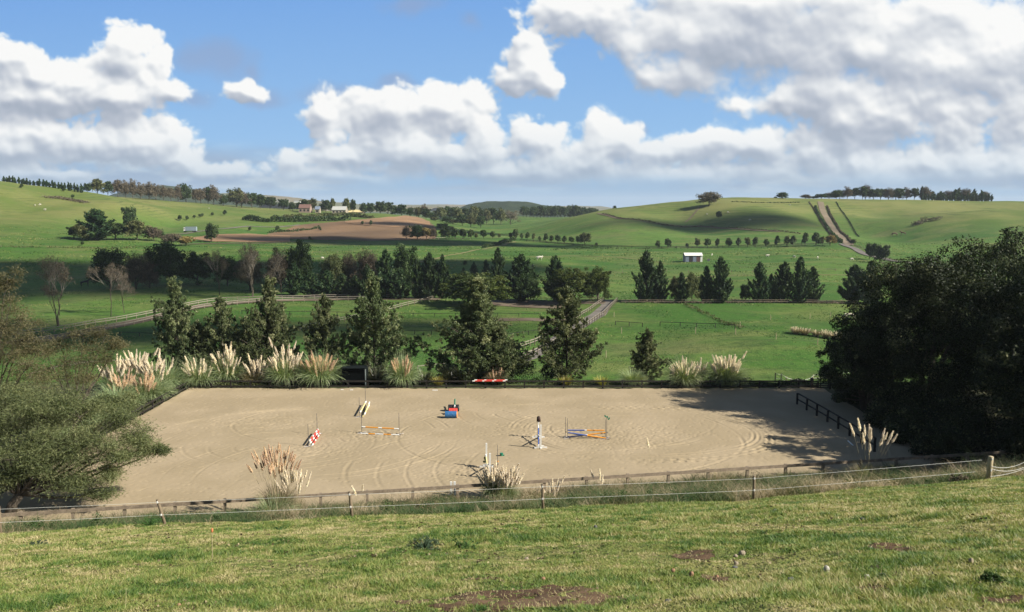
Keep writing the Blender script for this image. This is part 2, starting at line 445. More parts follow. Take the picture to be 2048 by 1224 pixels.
M_YELLOW = plain('cream_yellow_paint', (.58, .50, .24), .55, .12)
M_STEEL = plain('dull_steel', (.12, .12, .13), .5, .15, metal=.6)
M_GREENP = plain('green_plastic', (.02, .16, .09), .4, .1)
M_BLACKP = plain('black_plastic', (.018, .018, .02), .45, .2)
M_ROPE = plain('white_electric_tape', (.55, .55, .50), .5, .05)
M_DKGREEN = plain('dark_green_sheet_metal', (.006, .009, .009), .7, .2, spec=.1)
M_DRY = sheet_mat('dry_grass', (.13, .125, .05), (.18, .16, .075), (.07, .10, .03), .3, 1.2, .1)
# ---------------------------------------------------------------- the ground
def build_ground():
    az = np.concatenate([np.linspace(-math.radians(38), math.radians(38), 760),
                         np.radians(np.linspace(38, 322, 72)[1:-1])])
    r = np.concatenate([[0.4, 1.2, 2.2], np.geomspace(3, 8500, 980)])
    A, R = np.meshgrid(az, r)
    X = R * np.sin(A); Y = R * np.cos(A)
    Z = H(X, Y)
    yf = Yfront(X)
    pad = (X > -32.2) & (X < 30.3) & (Y > yf - .2) & (Y < 81.0)
    Z = np.where(pad, Z - 0.12, Z)
    V = np.stack([X, Y, Z], -1).reshape(-1, 3)
    n = len(az); i = np.arange(len(r) - 1)[:, None] * n; j = np.arange(n)[None]
    f = np.stack([i + j, i + n + j, i + n + (j + 1) % n, i + (j + 1) % n], -1).reshape(-1, 4)
    mb = MB(); mb.add(V, f[:, ::-1])
    c0 = [[j2, (j2 + 1) % n] for j2 in range(n)]
    mb.add(np.vstack([V[:n], [[0, 0, h1(0, 0)]]]), [[n, (b_), a_] for a_, b_ in c0])
    tag(mb.build('ground', MG, smooth=True), kind='structure')
build_ground()

def sheet(name, rows, mat, off=0.15, nu=40, kind='structure', label=None, cat=None):
    """a sheet laid on the land between two edges given as pairs of ground points"""
    rows = [(np.array(a), np.array(b)) for a, b in rows]
    s = np.linspace(0, len(rows) - 1, nu * (len(rows) - 1) // max(1, (len(rows) - 1)) * 1 if False else nu + 1)
    A = np.stack([np.interp(s, range(len(rows)), [r[0][k] for r in rows]) for k in (0, 1)], 1)
    Bp = np.stack([np.interp(s, range(len(rows)), [r[1][k] for r in rows]) for k in (0, 1)], 1)
    nv = max(2, int(np.max(np.linalg.norm(A - Bp, axis=1)) / 2.5)); nv = min(nv, 70)
    t = np.linspace(0, 1, nv + 1)
    P = A[:, None] * (1 - t)[None, :, None] + Bp[:, None] * t[None, :, None]
    # ragged edges
    jit = 0.03 * np.linalg.norm(A - Bp, axis=1)[:, None] * vnoise(P[..., 0] / 6, P[..., 1] / 6, 77)
    P = P + ((Bp - A) / (np.linalg.norm(Bp - A, axis=1)[:, None] + 1e-6))[:, None] * jit[..., None]
    Z = H(P[..., 0], P[..., 1]) + off
    V = np.concatenate([P, Z[..., None]], -1).reshape(-1, 3)
    w = nv + 1; i = np.arange(len(s) - 1)[:, None] * w; j = np.arange(nv)[None]
    f = np.stack([i + j, i + j + 1, i + w + j + 1, i + w + j], -1).reshape(-1, 4)
    # face upwards
    a, b, c = V[f[0][0]], V[f[0][1]], V[f[0][2]]
    if np.cross(b - a, c - a)[2] < 0: f = f[:, ::-1]
    mb = MB(); mb.add(V, f)
    return tag(mb.build(name, mat, smooth=True), label, cat, kind=kind)
def ribbon(name, pts, width, mat, off=0.15, nu=60):
    p = np.array([[q[0], q[1]] for q in pts]); d = np.gradient(p, axis=0); d /= np.linalg.norm(d, axis=1)[:, None]
    nrm = np.stack([-d[:, 1], d[:, 0]], 1)
    w = np.broadcast_to(np.asarray(width, float), (len(p),))[:, None] / 2
    return sheet(name, list(zip(p + nrm * w, p - nrm * w)), mat, off, nu)

# ---------------------------------------------------------------- arena sand with harrow lines and wheel tracks, dug into the surface
def build_arena():
    st = 0.085
    xs = np.arange(-31.8, 30.6, st); ys = np.arange(42.0, 80.7, st)
    X, Y = np.meshgrid(xs, ys)
    yf = Yfront(X) - 0.6
    Z = 0.02 + 0.035 * fbm(X / 3, Y / 3, 3, 3) + 0.011 * fbm(X / .22, Y / .22, 8, 3)
    def groove(dist, w, dep, ridge=0.6):
        g = np.exp(-(dist / w) ** 2); sh = np.exp(-((np.abs(dist) - 1.7 * w) / (w * .8)) ** 2)
        return -dep * g + dep * ridge * sh
    wx = X + .5 * vnoise(X / 5, Y / 5, 4); wy = Y + .5 * vnoise(X / 5, Y / 5, 6)
    def ring(cx, cy, rx, ry, w, dep, a0=-4, a1=4, tread=False):
        nonlocal Z
        th = np.arctan2(wy - cy, wx - cx)
        q = np.hypot((wx - cx) / rx, (wy - cy) / ry); gl = np.hypot((wx - cx) / rx**2, (wy - cy) / ry**2) / np.maximum(q, .01)
        d = (q - 1) / np.maximum(gl, 1e-3)
        m = ((th > a0) & (th < a1)).astype(float)
        m *= np.clip(.75 + 1.2 * vnoise(th * 6, q * 0, 12), .1, 1.2)
        g = groove(d, w, dep)
        if tread:
            g = g + np.exp(-(d / (w * 1.6)) ** 2) * dep * 0.9 * np.sign(np.sin(th * rx / .17)) 
        Z += .78 * m * g * np.clip(.8 + 2.2 * vnoise(X / 3.1, Y / 3.1, 99), .05, 1.3)
    # vehicle circle round the right hand jumps
    for k, r in enumerate((0, .75, 1.9, 2.6)):
        ring(10.2, 65.2, 10.6 - r * .55, 8.2 - r * .75, .10, .05, tread=(k < 2))
    ring(4.5, 64, 13.5, 10.5, .12, .035); ring(9.5, 65.5, 6.6, 4.6, .12, .04)
    ring(14.5, 63, 9.5, 12, .10, .03, -1.4, 1.6)
    for k in range(5): ring(-19 + .4 * k, 62 - .3 * k, 9.5 - 1.5 * k, 7.6 - 1.35 * k, .11, .032, -4, 4 if k % 2 else 2.2)
    for k in range(0, 9, 2): ring(-6 + k * 1.05, 56, 5.5, 7.5, .12, .032, 1.8, 4.2)
    for k in range(0, 9, 2): ring(-6 + k * 1.05, 56, 5.5, 7.5, .12, .032, -4.2, -1.9)
    for k in range(3): ring(-21 + k * 2.2, 55, 4.5, 6.5, .09, .03, 2.0, 4.2); ring(-21 + k * 2.2, 55, 4.5, 6.5, .09, .03, -4.2, -2.0)
    ring(-17, 63, 11.5, 9.6, .10, .045); ring(-16.5, 63, 12.2, 10.2, .10, .045, -2, 3.6); ring(6, 62, 22, 12.5, .10, .035, -.8, 2.6)
    for k in range(4): ring(-1 + k * 2.6, 72, 4.0 + k, 5.5, .11, .03, -2.9, -1.2)
    ring(-14, 66, 16, 10, .11, .03, -.9, 1.4); ring(-3, 68, 20, 9.5, .12, .028)
    # harrow combing
    comb = np.sin((wx * .25 + wy) * 2 * math.pi / .42 + 5 * vnoise(X / 2, Y / 2, 91)) * .0028 * np.clip(.6 + 2 * fbm(X / 7, Y / 7, 41, 2), 0, 1.3)
    comb2 = np.sin((wx * .95 - wy * .35) * 2 * math.pi / .5 + 5 * vnoise(X / 2, Y / 2, 92)) * .003 * np.clip(.3 - 2 * fbm(X / 7, Y / 7, 41, 2), 0, 1.2)
    Z += comb + comb2
    # hoof prints in busy patches
    for (cx, cy, r, n) in ((2, 65, 4.5, 420), (10, 65, 5, 300), (-11, 64, 4, 260), (-15, 60, 4, 260), (-3, 55, 4, 260), (0, 60, 26, 2200), (8, 62, 5, 300), (-20, 68, 6, 300)):
        rs = np.random.RandomState(int(abs(cx) * 7 + cy)); px = cx + rs.randn(n) * r * .5; py = cy + rs.randn(n) * r * .28 if r < 20 else cy + rs.uniform(-14, 18, n)
        if r > 20: px = cx + rs.uniform(-30, 26, n)
        for x, y in zip(px, py):
            i = int((y - 42.0) / st); j = int((x + 31.8) / st)
            if 2 < i < len(ys) - 3 and 2 < j < len(xs) - 3: Z[i:i+2, j:j+2] -= .024; Z[i + 2, j] += .012
    edge = np.minimum.reduce([X + 31.8, 30.6 - X, 80.7 - Y, Y - yf]) 
    Z += .10 * np.exp(-(np.clip(edge, 0, 9) / .5) ** 2) * (.6 + fbm(X / .8, Y / .8, 15, 2))
    Z = np.maximum(Z, -.07)
    ok = Y > yf
    nx, ny = len(xs), len(ys)
    i = np.arange(ny - 1)[:, None] * nx; j = np.arange(nx - 1)[None]
    f = np.stack([i + j, i + j + 1, i + nx + j + 1, i + nx + j], -1)
    f = f[ok[:-1, :-1]].reshape(-1, 4)
    V = np.stack([X, Y, Z], -1).reshape(-1, 3)
    used = np.unique(f); re = np.full(len(V), -1); re[used] = np.arange(len(used))
    mb = MB(); mb.add(V[used], re[f])
    tag(mb.build('arena_sand', M_SAND, smooth=True), kind='structure')
build_arena()

# ---------------------------------------------------------------- trees (unit sized: height 1, crown width 1)
def rdir(rs, n):
    v = rs.randn(n, 3); return unit(v)

def crown_leaves(rs, mb, cen, rad, per, size, squash=.75, out=.55, asp=.6):
    """leaf clumps: cen (k,3), rad (k,)"""
    k = len(cen)
    idx = np.repeat(np.arange(k), per)
    d = rdir(rs, len(idx)); rr = rad[idx][:, None] * (rs.rand(len(idx), 1) ** .4)
    off = d * rr; off[:, 2] *= squash
    P = cen[idx] + off
    Nn = unit(d * out + rdir(rs, len(idx)) * .7 + np.array([0, 0, .35]))
    tone = np.clip(.5 + .22 * rs.randn(k)[idx] + .16 * rs.randn(len(idx)), 0, 1)
    sz = size * (0.7 + .6 * rs.rand(len(idx)))
    mb.leaves(P, Nn, rdir(rs, len(idx)), sz * asp, sz, 0, tone)

def round_tree(seed, clumps=60, per=60, size=.035, base=.03, top=1.0, crad=.13, trunks=1, shape=1.0, lean=0.0, flat=.75, asp=.6, limb=.012):
    rs = np.random.RandomState(seed)
    d = rdir(rs, clumps); d[:, 2] = np.where(d[:, 2] < -.7, -d[:, 2], d[:, 2])
    r = rs.rand(clumps) ** .38
    lob = 1 + .22 * np.sin(3 * np.arctan2(d[:, 1], d[:, 0]) + seed) + .12 * rs.randn(clumps)
    c = d * r[:, None] * lob[:, None]
    zc = (top + base) / 2; hz = (top - base) / 2
    rad = crad * (.6 + .8 * rs.rand(clumps))
    ax = (.5 - crad * .8)
    C = np.stack([c[:, 0] * ax, c[:, 1] * ax, zc + c[:, 2] * (hz - crad * .6)], 1)
    C[:, :2] *= (1 - (shape - 1) * np.clip((C[:, 2:3] - base) / (top - base), 0, 1))
    crown = MB(); crown_leaves(rs, crown, C, rad, per, size, flat, asp=asp)
    tr = MB()
    for t in range(trunks):
        ox = (t - (trunks - 1) / 2) * .05
        pts = [[ox, 0, -.02], [ox * 1.6 + .01 * rs.randn(), .01 * rs.randn(), base * .8], [ox * 2.2 + .03 * rs.randn() + lean, .03 * rs.randn(), zc], [ox * 2 + lean, 0, zc + hz * .6]]
        tr.tube(pts, [.028, .022, .014, .004], 7)
    sel = rs.choice(clumps, min(clumps, 22), replace=False)
    P0 = np.stack([np.full(len(sel), lean * .5), np.zeros(len(sel)), np.clip(C[sel, 2] - .25, base * .6, 1)], 1)
    tr.segs(P0, C[sel], np.full(len(sel), limb), np.full(len(sel), limb * .25), 4)
    return tr, crown

def conifer(seed, whorls=20, br=6, tuft=.05, base=.06, power=.85, gaps=.15, droop=.12, per=5, width=.5):
    rs = np.random.RandomState(seed); C = []; D = []; tr = MB(); crown = MB(); S0 = []; S1 = []; tones = []
    tr.tube([[0, 0, -.02], [.004, .003, .5], [0, 0, 1.0]], [.02, .012, .002], 6)
    for w in range(whorls):
        f = w / (whorls - 1); z = base + (1 - base) * (f ** .92) * .97
        L0 = width * ((1 - f) ** power) * (1 - .35 * math.exp(-f * 9)) + .015
        for b in range(br):
            if rs.rand() < gaps: continue
            a = rs.rand() * 2 * math.pi; L = L0 * (.42 + .75 * rs.rand()); zt = rs.uniform(-.016, .016)
            n = max(2, int(L / .035)); s = np.linspace(.22, 1, n)
            up = -droop * s * L * 2 + .75 * L * s ** 2.2
            p = np.stack([np.cos(a) * L * s, np.sin(a) * L * s, z + zt + up * .7], 1)
            C.append(np.repeat(p, per, 0)); D.append(np.repeat(np.tile([math.cos(a), math.sin(a), .75], (n, 1)), per, 0))
            tones.append(np.full(n * per, np.clip(.5 + .25 * rs.randn(), 0, 1)))
            S0.append([0, 0, z + zt - .01]); S1.append(p[-1])
    C = np.concatenate(C); D = unit(np.concatenate(D) + rs.randn(len(C), 3) * .65); tones = np.concatenate(tones)
    C = C + rs.randn(len(C), 3) * tuft * .32 * np.array([1, 1, .7])
    sz = tuft * (.6 + .7 * rs.rand(len(C)))
    crown.leaves(C + D * sz[:, None] * .5, rdir(rs, len(C)), D, sz * .28, sz, 0, np.clip(tones + .1 * rs.randn(len(C)), 0, 1))
    tr.segs(S0, S1, np.full(len(S0), .005), np.full(len(S0), .0015), 3)
    return tr, crown

def alder(seed, nb=90, tufts=18, per=62, size=.0070, low=.02, wide=.5, clump=.0165, leader=1.0, pw=.8):
    """loose pyramid of ascending branches, the leaves bunched along them"""
    rs = np.random.RandomState(seed); tr = MB(); crown = MB()
    tr.tube([[0, 0, -.03], [.01, .01, .3], [-.008, 0, .65], [.004, 0, 1.0]], [.016, .012, .007, .0015], 6)
    C = []; T = []; Rr = []; S0 = []; S1 = []
    for i in range(nb):
        f = (i + rs.rand()) / nb; z = low + (.94 - low) * f ** 1.05
        a = rs.rand() * 2 * math.pi + i * 2.4
        g = min(f / leader, 1.0); L = wide * (min(1, .75 + g * 1.2) * (1 - g) ** pw + .05 + (.06 if leader < 1 and f > leader * .8 else 0)) * (.74 + .36 * rs.rand()) * float(1 + .8 * vnoise(math.cos(a) * 1.3 + seed, z * 5 + math.sin(a), seed))
        rise = .15 + .6 * rs.rand(); bt = np.clip(.45 + .22 * rs.randn(), 0, 1)
        n = max(3, int(tufts * (L / wide + .25) * 1.3)); s = np.sort(rs.beta(2.2, 1.0, n)); s[-1] = 1.03
        w = np.cumsum(rs.randn(n, 3) * .008, 0)
        C.append(np.stack([np.cos(a) * L * s, np.sin(a) * L * s, z + rise * L * s * (.4 + .6 * s)], 1) + w + rs.randn(n, 3) * .018)
        T.append(np.clip(bt + .13 * rs.randn(n), 0, 1)); Rr.append(clump * (.55 + .9 * rs.rand(n)) * (1.15 - .4 * s))
        S0.append([0, 0, z]); S1.append([math.cos(a) * L * .92, math.sin(a) * L * .92, z + rise * L * .88])
    n = 16; zz = np.linspace(.86, 1.0, n)
    C.append(np.stack([rs.randn(n) * .012, rs.randn(n) * .012, zz], 1)); T.append(rs.rand(n) * .4 + .45); Rr.append(np.full(n, clump * .6))
    C = np.concatenate(C); T = np.concatenate(T); Rr = np.concatenate(Rr); k = len(C)
    idx = np.repeat(np.arange(k), per); P = C[idx] + rs.randn(len(idx), 3) * Rr[idx][:, None] * np.array([.62, .62, .5])
    Nn = unit(rdir(rs, len(idx)) * .9 + np.array([0, 0, .45])); sz = size * (.55 + .8 * rs.rand(len(idx)))
    crown.leaves(P, Nn, rdir(rs, len(idx)), sz * .62, sz, 0, np.clip(T[idx] + .17 * rs.randn(len(idx)), 0, 1))
    tr.segs(S0, S1, np.full(len(S0), .0042), np.full(len(S0), .001), 3)
    return tr, crown

def bare_tree(seed, depth=6, twin=1, spread=.55, leafy=0):
    rs = np.random.RandomState(seed); A = [[], [], [], []]; T = [[], [], [], []]; tips = []
    def grow(p, d, L, r, k):
        q = p + d * L; tgt = A if k <= depth - 3 else T
        mid = (p + q) / 2 + rs.randn(3) * L * .05
        for a_, b_, ra, rb in ((p, mid, r, r * .85), (mid, q, r * .85, r * .7)):
            tgt[0].append(a_); tgt[1].append(b_); tgt[2].append(ra); tgt[3].append(rb)
        if k == 0: tips.append(q); return
        n = 3 if k < depth - 1 else 2 + (rs.rand() < .6)
        for i in range(n):
            nd = d + rs.randn(3) * spread * (.75 if i else .35) + np.array([0, 0, .22]); nd = nd / np.linalg.norm(nd)
            grow(p + d * L * (1 if i == 0 else rs.uniform(.55, 1)), nd, L * rs.uniform(.62, .85), r * (.72 if i == 0 else .5), k - 1)
    for t in range(twin):
        d = np.array([(t - (twin - 1) / 2) * .5, rs.randn() * .08, 1.0]); d /= np.linalg.norm(d)
        grow(np.array([(t - (twin - 1) / 2) * .03, 0, -.02]), d, .27, .016, depth)
    allp = np.array(T[1] + A[1]); zmax = allp[:, 2].max(); w = np.percentile(np.abs(allp[:, :2]), 99) * 2
    S = np.array([1 / w, 1 / w, 1 / zmax])
    tr = MB(); tr.segs(np.array(A[0]) * S, np.array(A[1]) * S, np.array(A[2]) * 1.0, np.array(A[3]) * 1.0, 4)
    tw = MB(); tw.segs(np.array(T[0]) * S, np.array(T[1]) * S, np.maximum(np.array(T[2]), .0016), np.maximum(np.array(T[3]), .0011), 3, 0, rs.rand(len(T[0])) * .6)
    tips = np.array(tips) * S
    n = 2 + leafy
    C = np.repeat(tips, n, 0) + rs.randn(len(tips) * n, 3) * np.array([.022, .022, .018])
    tw.leaves(C, rdir(rs, len(C)), unit(rs.randn(len(C), 3) + [0, 0, .8]), .0016 if not leafy else .006, .018 if not leafy else .011, 0, .4 + .6 * rs.rand(len(C)))
    return tr, tw

ML = {
 'broad_dark': leaf_mat('dark_evergreen_leaves', [(0, (.018, .034, .010)), (.6, (.038, .064, .020)), (1, (.075, .105, .034))], .5),
 'broad_olive': leaf_mat('olive_leaves', [(0, (.045, .058, .020)), (.6, (.095, .105, .040)), (1, (.15, .15, .065))], .55),
 'broad_brown': leaf_mat('autumn_twigs', [(0, (.050, .042, .028)), (.6, (.105, .085, .056)), (1, (.17, .14, .095))], .7, .15),
 'broad_gold': leaf_mat('golden_leaves', [(0, (.11, .085, .025)), (.6, (.19, .14, .045)), (1, (.26, .20, .08))], .6),
 'broad_pale': leaf_mat('pale_willow_twigs', [(0, (.12, .11, .075)), (.6, (.19, .17, .12)), (1, (.26, .24, .18))], .7),
 'macro': leaf_mat('cypress_foliage', [(0, (.018, .032, .007)), (.55, (.045, .062, .012)), (1, (.085, .10, .022))], .6),
 'pine': leaf_mat('pine_needles', [(0, (.012, .028, .011)), (.6, (.028, .054, .019)), (1, (.070, .105, .036))], .5, .12),
 'alder': leaf_mat('alder_leaves', [(0, (.040, .058, .023)), (.45, (.090, .114, .047)), (.75, (.155, .178, .080)), (1, (.32, .33, .18))], .5, .25, .2),
 'wattle': leaf_mat('feathery_foliage', [(0, (.050, .064, .027)), (.5, (.110, .128, .052)), (1, (.20, .205, .095))], .55, .3),
 'wattle_brown': leaf_mat('brownish_feathery_foliage', [(0, (.045, .040, .020)), (.5, (.085, .078, .038)), (1, (.145, .12, .065))], .6, .3),
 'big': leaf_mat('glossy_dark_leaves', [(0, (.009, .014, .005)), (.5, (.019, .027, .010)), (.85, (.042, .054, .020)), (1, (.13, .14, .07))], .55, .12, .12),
 'twig': leaf_mat('bare_twigs', [(0, (.05, .043, .032)), (.5, (.085, .070, .052)), (1, (.12, .098, .062))], .8, .1),
 'flax': leaf_mat('flax_blades', [(0, (.018, .022, .010)), (.6, (.05, .058, .026)), (1, (.19, .17, .11))], .35, .15, .6),
 'yflax': leaf_mat('yellow_flax_blades', [(0, (.10, .10, .025)), (.6, (.30, .27, .06)), (1, (.48, .42, .16))], .45, .25),
 'pampas': leaf_mat('pampas_blades', [(0, (.09, .135, .060)), (.6, (.23, .29, .14)), (1, (.44, .46, .27))], .5, .3, .3),
 'pampas_dry': leaf_mat('dry_pampas_blades', [(0, (.12, .11, .055)), (.6, (.26, .22, .13)), (1, (.42, .34, .21))], .6, .25),
 'plume': leaf_mat('cream_plume', [(0, (.72, .58, .40)), (.6, (.88, .78, .59)), (1, (.94, .88, .74))], .9, .5, .05, (1, .97, .9)),
 'plume_tan': leaf_mat('tan_plume', [(0, (.50, .35, .21)), (.6, (.72, .54, .36)), (1, (.84, .68, .50))], .9, .5, .05, (1, .93, .82)),
 'stalk': leaf_mat('straw_stalk', [(0, (.30, .25, .13)), (1, (.48, .40, .24))], .7, .1),
}
KIND = {}
def kind(name, leaf, bark, gens):
    KIND[name] = []
    for g in gens:
        tr, cr = g
        KIND[name].append((tr.mesh('trunk', bark, True), cr.mesh('crown', ML[leaf])))
kind('round_dark', 'broad_dark', M_BARK, [round_tree(s, 60, 60, .042, crad=.15) for s in (1, 2, 3)])
kind('round_olive', 'broad_olive', M_BARK, [round_tree(s, 60, 60, .042, crad=.15) for s in (4, 5)])
kind('round_brown', 'broad_brown', M_BARK, [round_tree(s, 60, 60, .040, crad=.16, asp=.4) for s in (6, 7)])
kind('round_gold', 'broad_gold', M_BARK, [round_tree(8, 34, 45, .05, base=.05)])
kind('round_pale', 'broad_pale', M_BARK, [round_tree(9, 60, 60, .03, base=.03, asp=.3)])
kind('row_tree', 'broad_dark', M_BARK, [round_tree(s, 34, 44, .07, base=.07, shape=1.5, crad=.19) for s in (10, 11, 12)])
kind('row_olive', 'broad_olive', M_BARK, [round_tree(s, 32, 40, .07, base=.08, shape=1.45, crad=.19) for s in (13, 14)])
kind('tiny_conifer', 'pine', M_BARK, [conifer(s, 9, 5, .14, .05, per=4) for s in (15, 16)])
kind('cypress', 'macro', M_BARK, [round_tree(s, 150, 95, .020, base=.0, crad=.085, asp=.5, flat=.9) for s in (17, 18)])
kind('pine', 'pine', M_BARK, [conifer(s, 19, 9, .046, .03, per=9, power=pw, gaps=.12, width=.58) for s, pw in ((19, .85), (20, .75), (21, 1.0), (22, .8))])
kind('open_pine', 'pine', M_BARK, [conifer(s, 16, 8, .055, .05, per=9, gaps=.12, power=.6, width=.55) for s in (23, 24)])
kind('valley_dark', 'broad_dark', M_BARK, [round_tree(s, 150, 110, .021, base=.0, crad=.115) for s in (25, 26, 27)])
kind('valley_olive', 'broad_olive', M_BARK, [round_tree(s, 150, 110, .021, base=.0, crad=.115) for s in (28, 29)])
kind('valley_brown', 'broad_brown', M_BARK, [round_tree(s, 140, 110, .020, base=.0, crad=.12, asp=.35) for s in (30, 31)])
kind('alder', 'alder', M_BARK, [alder(32, 110, leader=.80, pw=.6), alder(33, 105, leader=.9, pw=.75), alder(34, 105, leader=1.0, pw=.9)])
kind('alder_wide', 'alder', M_BARK, [alder(35, 165, 19, 56, .0064, clump=.0145, leader=.74, pw=.55), alder(36, 175, 19, 56, .0064, clump=.0145, leader=.86, pw=.95)])
kind('bare', 'twig', M_PALEBARK, [bare_tree(37, 6, 2, .5, 3), bare_tree(38, 6, 1, .5, 3), bare_tree(39, 6, 1, .6, 3), bare_tree(44, 6, 1, .42, 3)])

def put(kindname, loc, hgt, wid, label, cat='tree', group=None, name='tree', var=None, rot=None):
    ks = KIND[kindname]
    seed = int(abs(loc[0] * 13.7 + loc[1] * 7.3))
    tr, cr = ks[(seed if var is None else var) % len(ks)]
    r = (seed * 2.399) % 6.283 if rot is None else rot
    t = thing(name, label, cat, loc, group, r, (wid, wid, hgt))
    link('trunk', tr, t); link('crown', cr, t)
    return t
def tree(kindname, px, base, top, wpx, label, Y=None, **kw):
    """a tree standing where the photograph shows its foot at (px, base), or on that bearing at depth Y"""
    P = G(px, base) if Y is None else B(px, Y)
    if 'row' in kindname: j = ((int(px * 7) % 11) - 5) / 5; top = top + 2.2 * j; wpx = wpx * (1.05 + .18 * (((int(px * 13) % 7) - 3) / 3))
    hgt = max(.4, Zof(px, top, P.y) - P.z); wid = wpx * P.y / F
    return put(kindname, P, hgt, wid, label, **kw)
ORD = ['first', 'second', 'third', 'fourth', 'fifth', 'sixth', 'seventh', 'eighth', 'ninth', 'tenth', 'eleventh', 'twelfth', 'thirteenth', 'fourteenth', 'fifteenth', 'sixteenth', 'seventeenth', 'eighteenth', 'nineteenth', 'twentieth', 'twenty-first', 'twenty-second', 'twenty-third', 'twenty-fourth', 'twenty-fifth', 'twenty-sixth', 'twenty-seventh', 'twenty-eighth']

# ---------------------------------------------------------------- blades, pampas, flax
def blades(mb, rs, n, L, spread, w, seg=5, up=.9, droop=1.0, base=.15, tone=None):
    """arching blades from a crown: L length, leaning out and drooping"""
    a = rs.rand(n) * 2 * math.pi; lean = spread * np.sqrt(rs.rand(n)); Ls = L * (.55 + .5 * rs.rand(n))
    b0 = base * np.sqrt(rs.rand(n)); P = np.stack([np.cos(a) * b0, np.sin(a) * b0, np.zeros(n)], 1)
    th = lean; pts = [P]; dl = Ls / seg
    for k in range(seg):
        d = np.stack([np.cos(a) * np.sin(th), np.sin(a) * np.sin(th), np.cos(th)], 1)
        pts.append(pts[-1] + d * dl[:, None]); th = th + droop * (.10 + .55 * lean) * (1 + k * .35) * (.6 + .8 * rs.rand(n)) / seg * 2.2
        th = np.minimum(th, 2.7)
    side = np.stack([-np.sin(a), np.cos(a), rs.randn(n) * .4], 1); side = unit(side)
    T = np.clip(.5 + .25 * rs.randn(n), 0, 1) if tone is None else tone(n)
    for k in range(seg):
        w0 = w * (1 - (k / seg) ** 2 * .9); w1 = w * (1 - ((k + 1) / seg) ** 2 * .97)
        v = np.stack([pts[k] - side * w0, pts[k] + side * w0, pts[k + 1] + side * w1, pts[k + 1] - side * w1], 1).reshape(-1, 3)
        mb.add(v, np.arange(n * 4).reshape(-1, 4), 0, np.clip(T + .12 * (k - 2) / seg, 0, 1))

def plume_mesh(seed, mat, L=.62, stalk=1.5, wid=.075, bend=.15):
    wid = wid * 1.45; L = L * 1.5
    rs = np.random.RandomState(seed); mb = MB()
    def axis(s): return np.stack([bend * s * s * .6, np.zeros_like(s), -stalk + (stalk + L) * s], 1)
    s = np.linspace(0, 1, 7); mb.tube(axis(s), np.linspace(.010, .004, 7), 4, 1, r=.5)
    n = 360; t = rs.rand(n); z = stalk / (stalk + L) + t * L / (stalk + L)
    C = axis(z); r = wid * np.minimum(1, t * 5 + .15) * (1.02 - t) ** .65 * (.75 + .5 * rs.rand(n))
    a = rs.rand(n) * 2 * math.pi; q = np.sqrt(rs.rand(n))
    O = np.stack([np.cos(a), np.sin(a), np.zeros(n)], 1)
    P = C + O * (r * q)[:, None]; D = unit(O * .50 + np.array([.15, 0, 1.0]) + rs.randn(n, 3) * .28)
    mb.leaves(P, unit(O + rs.randn(n, 3) * .5), D, .022, .105, 0, np.clip(.4 + .5 * q + .2 * rs.randn(n), 0, 1))
    return mb.mesh('plume', [ML[mat], ML['stalk']])
PLUMES = {'plume': [plume_mesh(s, 'plume', b_, 1.5, .085, bd) for s, b_, bd in ((1, .62, .2), (2, .72, .3), (3, .55, .1))],
          'plume_tan': [plume_mesh(s, 'plume_tan', b_, 1.5, .075, bd) for s, b_, bd in ((4, .6, .15), (5, .75, .3), (6, .5, .1))]}
def clump_mesh(seed, n, L, spread, w, mat, droop=1.0, base=.18):
    rs = np.random.RandomState(seed); mb = MB(); blades(mb, rs, n, L, spread, w, 6, droop=droop, base=base)
    P = np.concatenate(mb.V); k = np.array([.95 / np.percentile(np.abs(P[:, :2]), 97)] * 2 + [1.15 / np.percentile(P[:, 2], 98)])
    mb.V = [v * k for v in mb.V]
    return mb.mesh('foliage', ML[mat])
FOL = {'green': [clump_mesh(s, 1300, 1.9, .80, .013, 'pampas', .9, .3) for s in (1, 2)],
       'dry': [clump_mesh(s, 900, 1.8, .65, .012, 'pampas_dry', .8, .3) for s in (3,)],
       'none': []}
def pampas(loc, fol_h, fol_w, top, plumes, kindp, label, folk='green', spreadp=.35, low=None, seed=0, name='pampas_grass', psc=1.0):
    """fol_h/fol_w size of the leafy fountain; top height of the tallest plume; low height of the lowest"""
    rs = np.random.RandomState(seed + 11); plumes = int(plumes * 2.2) if plumes > 4 else plumes
    t = thing(name, label, 'pampas grass', loc, 'pampas grass clumps round the arena', rs.rand() * 6)
    if fol_h > 0:
        o = link('foliage', FOL[folk][seed % len(FOL[folk])], t)
        o.scale = (fol_w * 1.3 / 1.9, fol_w * 1.3 / 1.9, fol_h * 1.25 / 1.15)
    low = top * .72 if low is None else low
    for i in range(plumes):
        a = rs.rand() * 6.283; q = math.sqrt(rs.rand()); z = low + (top - low) * (1 - q * .55 - .45 * rs.rand() * (1 if i else 0))
        if i == 0: z = top
        R = fol_w * spreadp * q
        pm = PLUMES[kindp][i % 3]
        o = link('plume', pm, t, (math.cos(a) * R, math.sin(a) * R, 0))
        tilt = q * .36 + rs.uniform(-.08, .14)
        o.rotation_euler = (0, tilt, a); s = rs.uniform(.75, 1.15) * psc
        # the stalk reaches from the ground: mesh origin is where the plume begins
        zz = z - .95 * s; o.scale = (s, s, s)
        o.location = (math.cos(a) * (R * .6 + math.tan(tilt) * zz * .8), math.sin(a) * (R * .6 + math.tan(tilt) * zz * .8), zz)
    return t
def flax(loc, hgt, wid, mat, label, n=160, seed=0, cat='flax bush'):
    rs = np.random.RandomState(seed + 3); mb = MB()
    blades(mb, rs, n, hgt * 1.25, .75, .035 if mat == 'flax' else .025, 4, droop=.35, base=wid * .2)
    o = mb.build('flax_bush', ML[mat], loc=loc)
    return tag(o, label, cat, 'flax bushes along the arena fence')
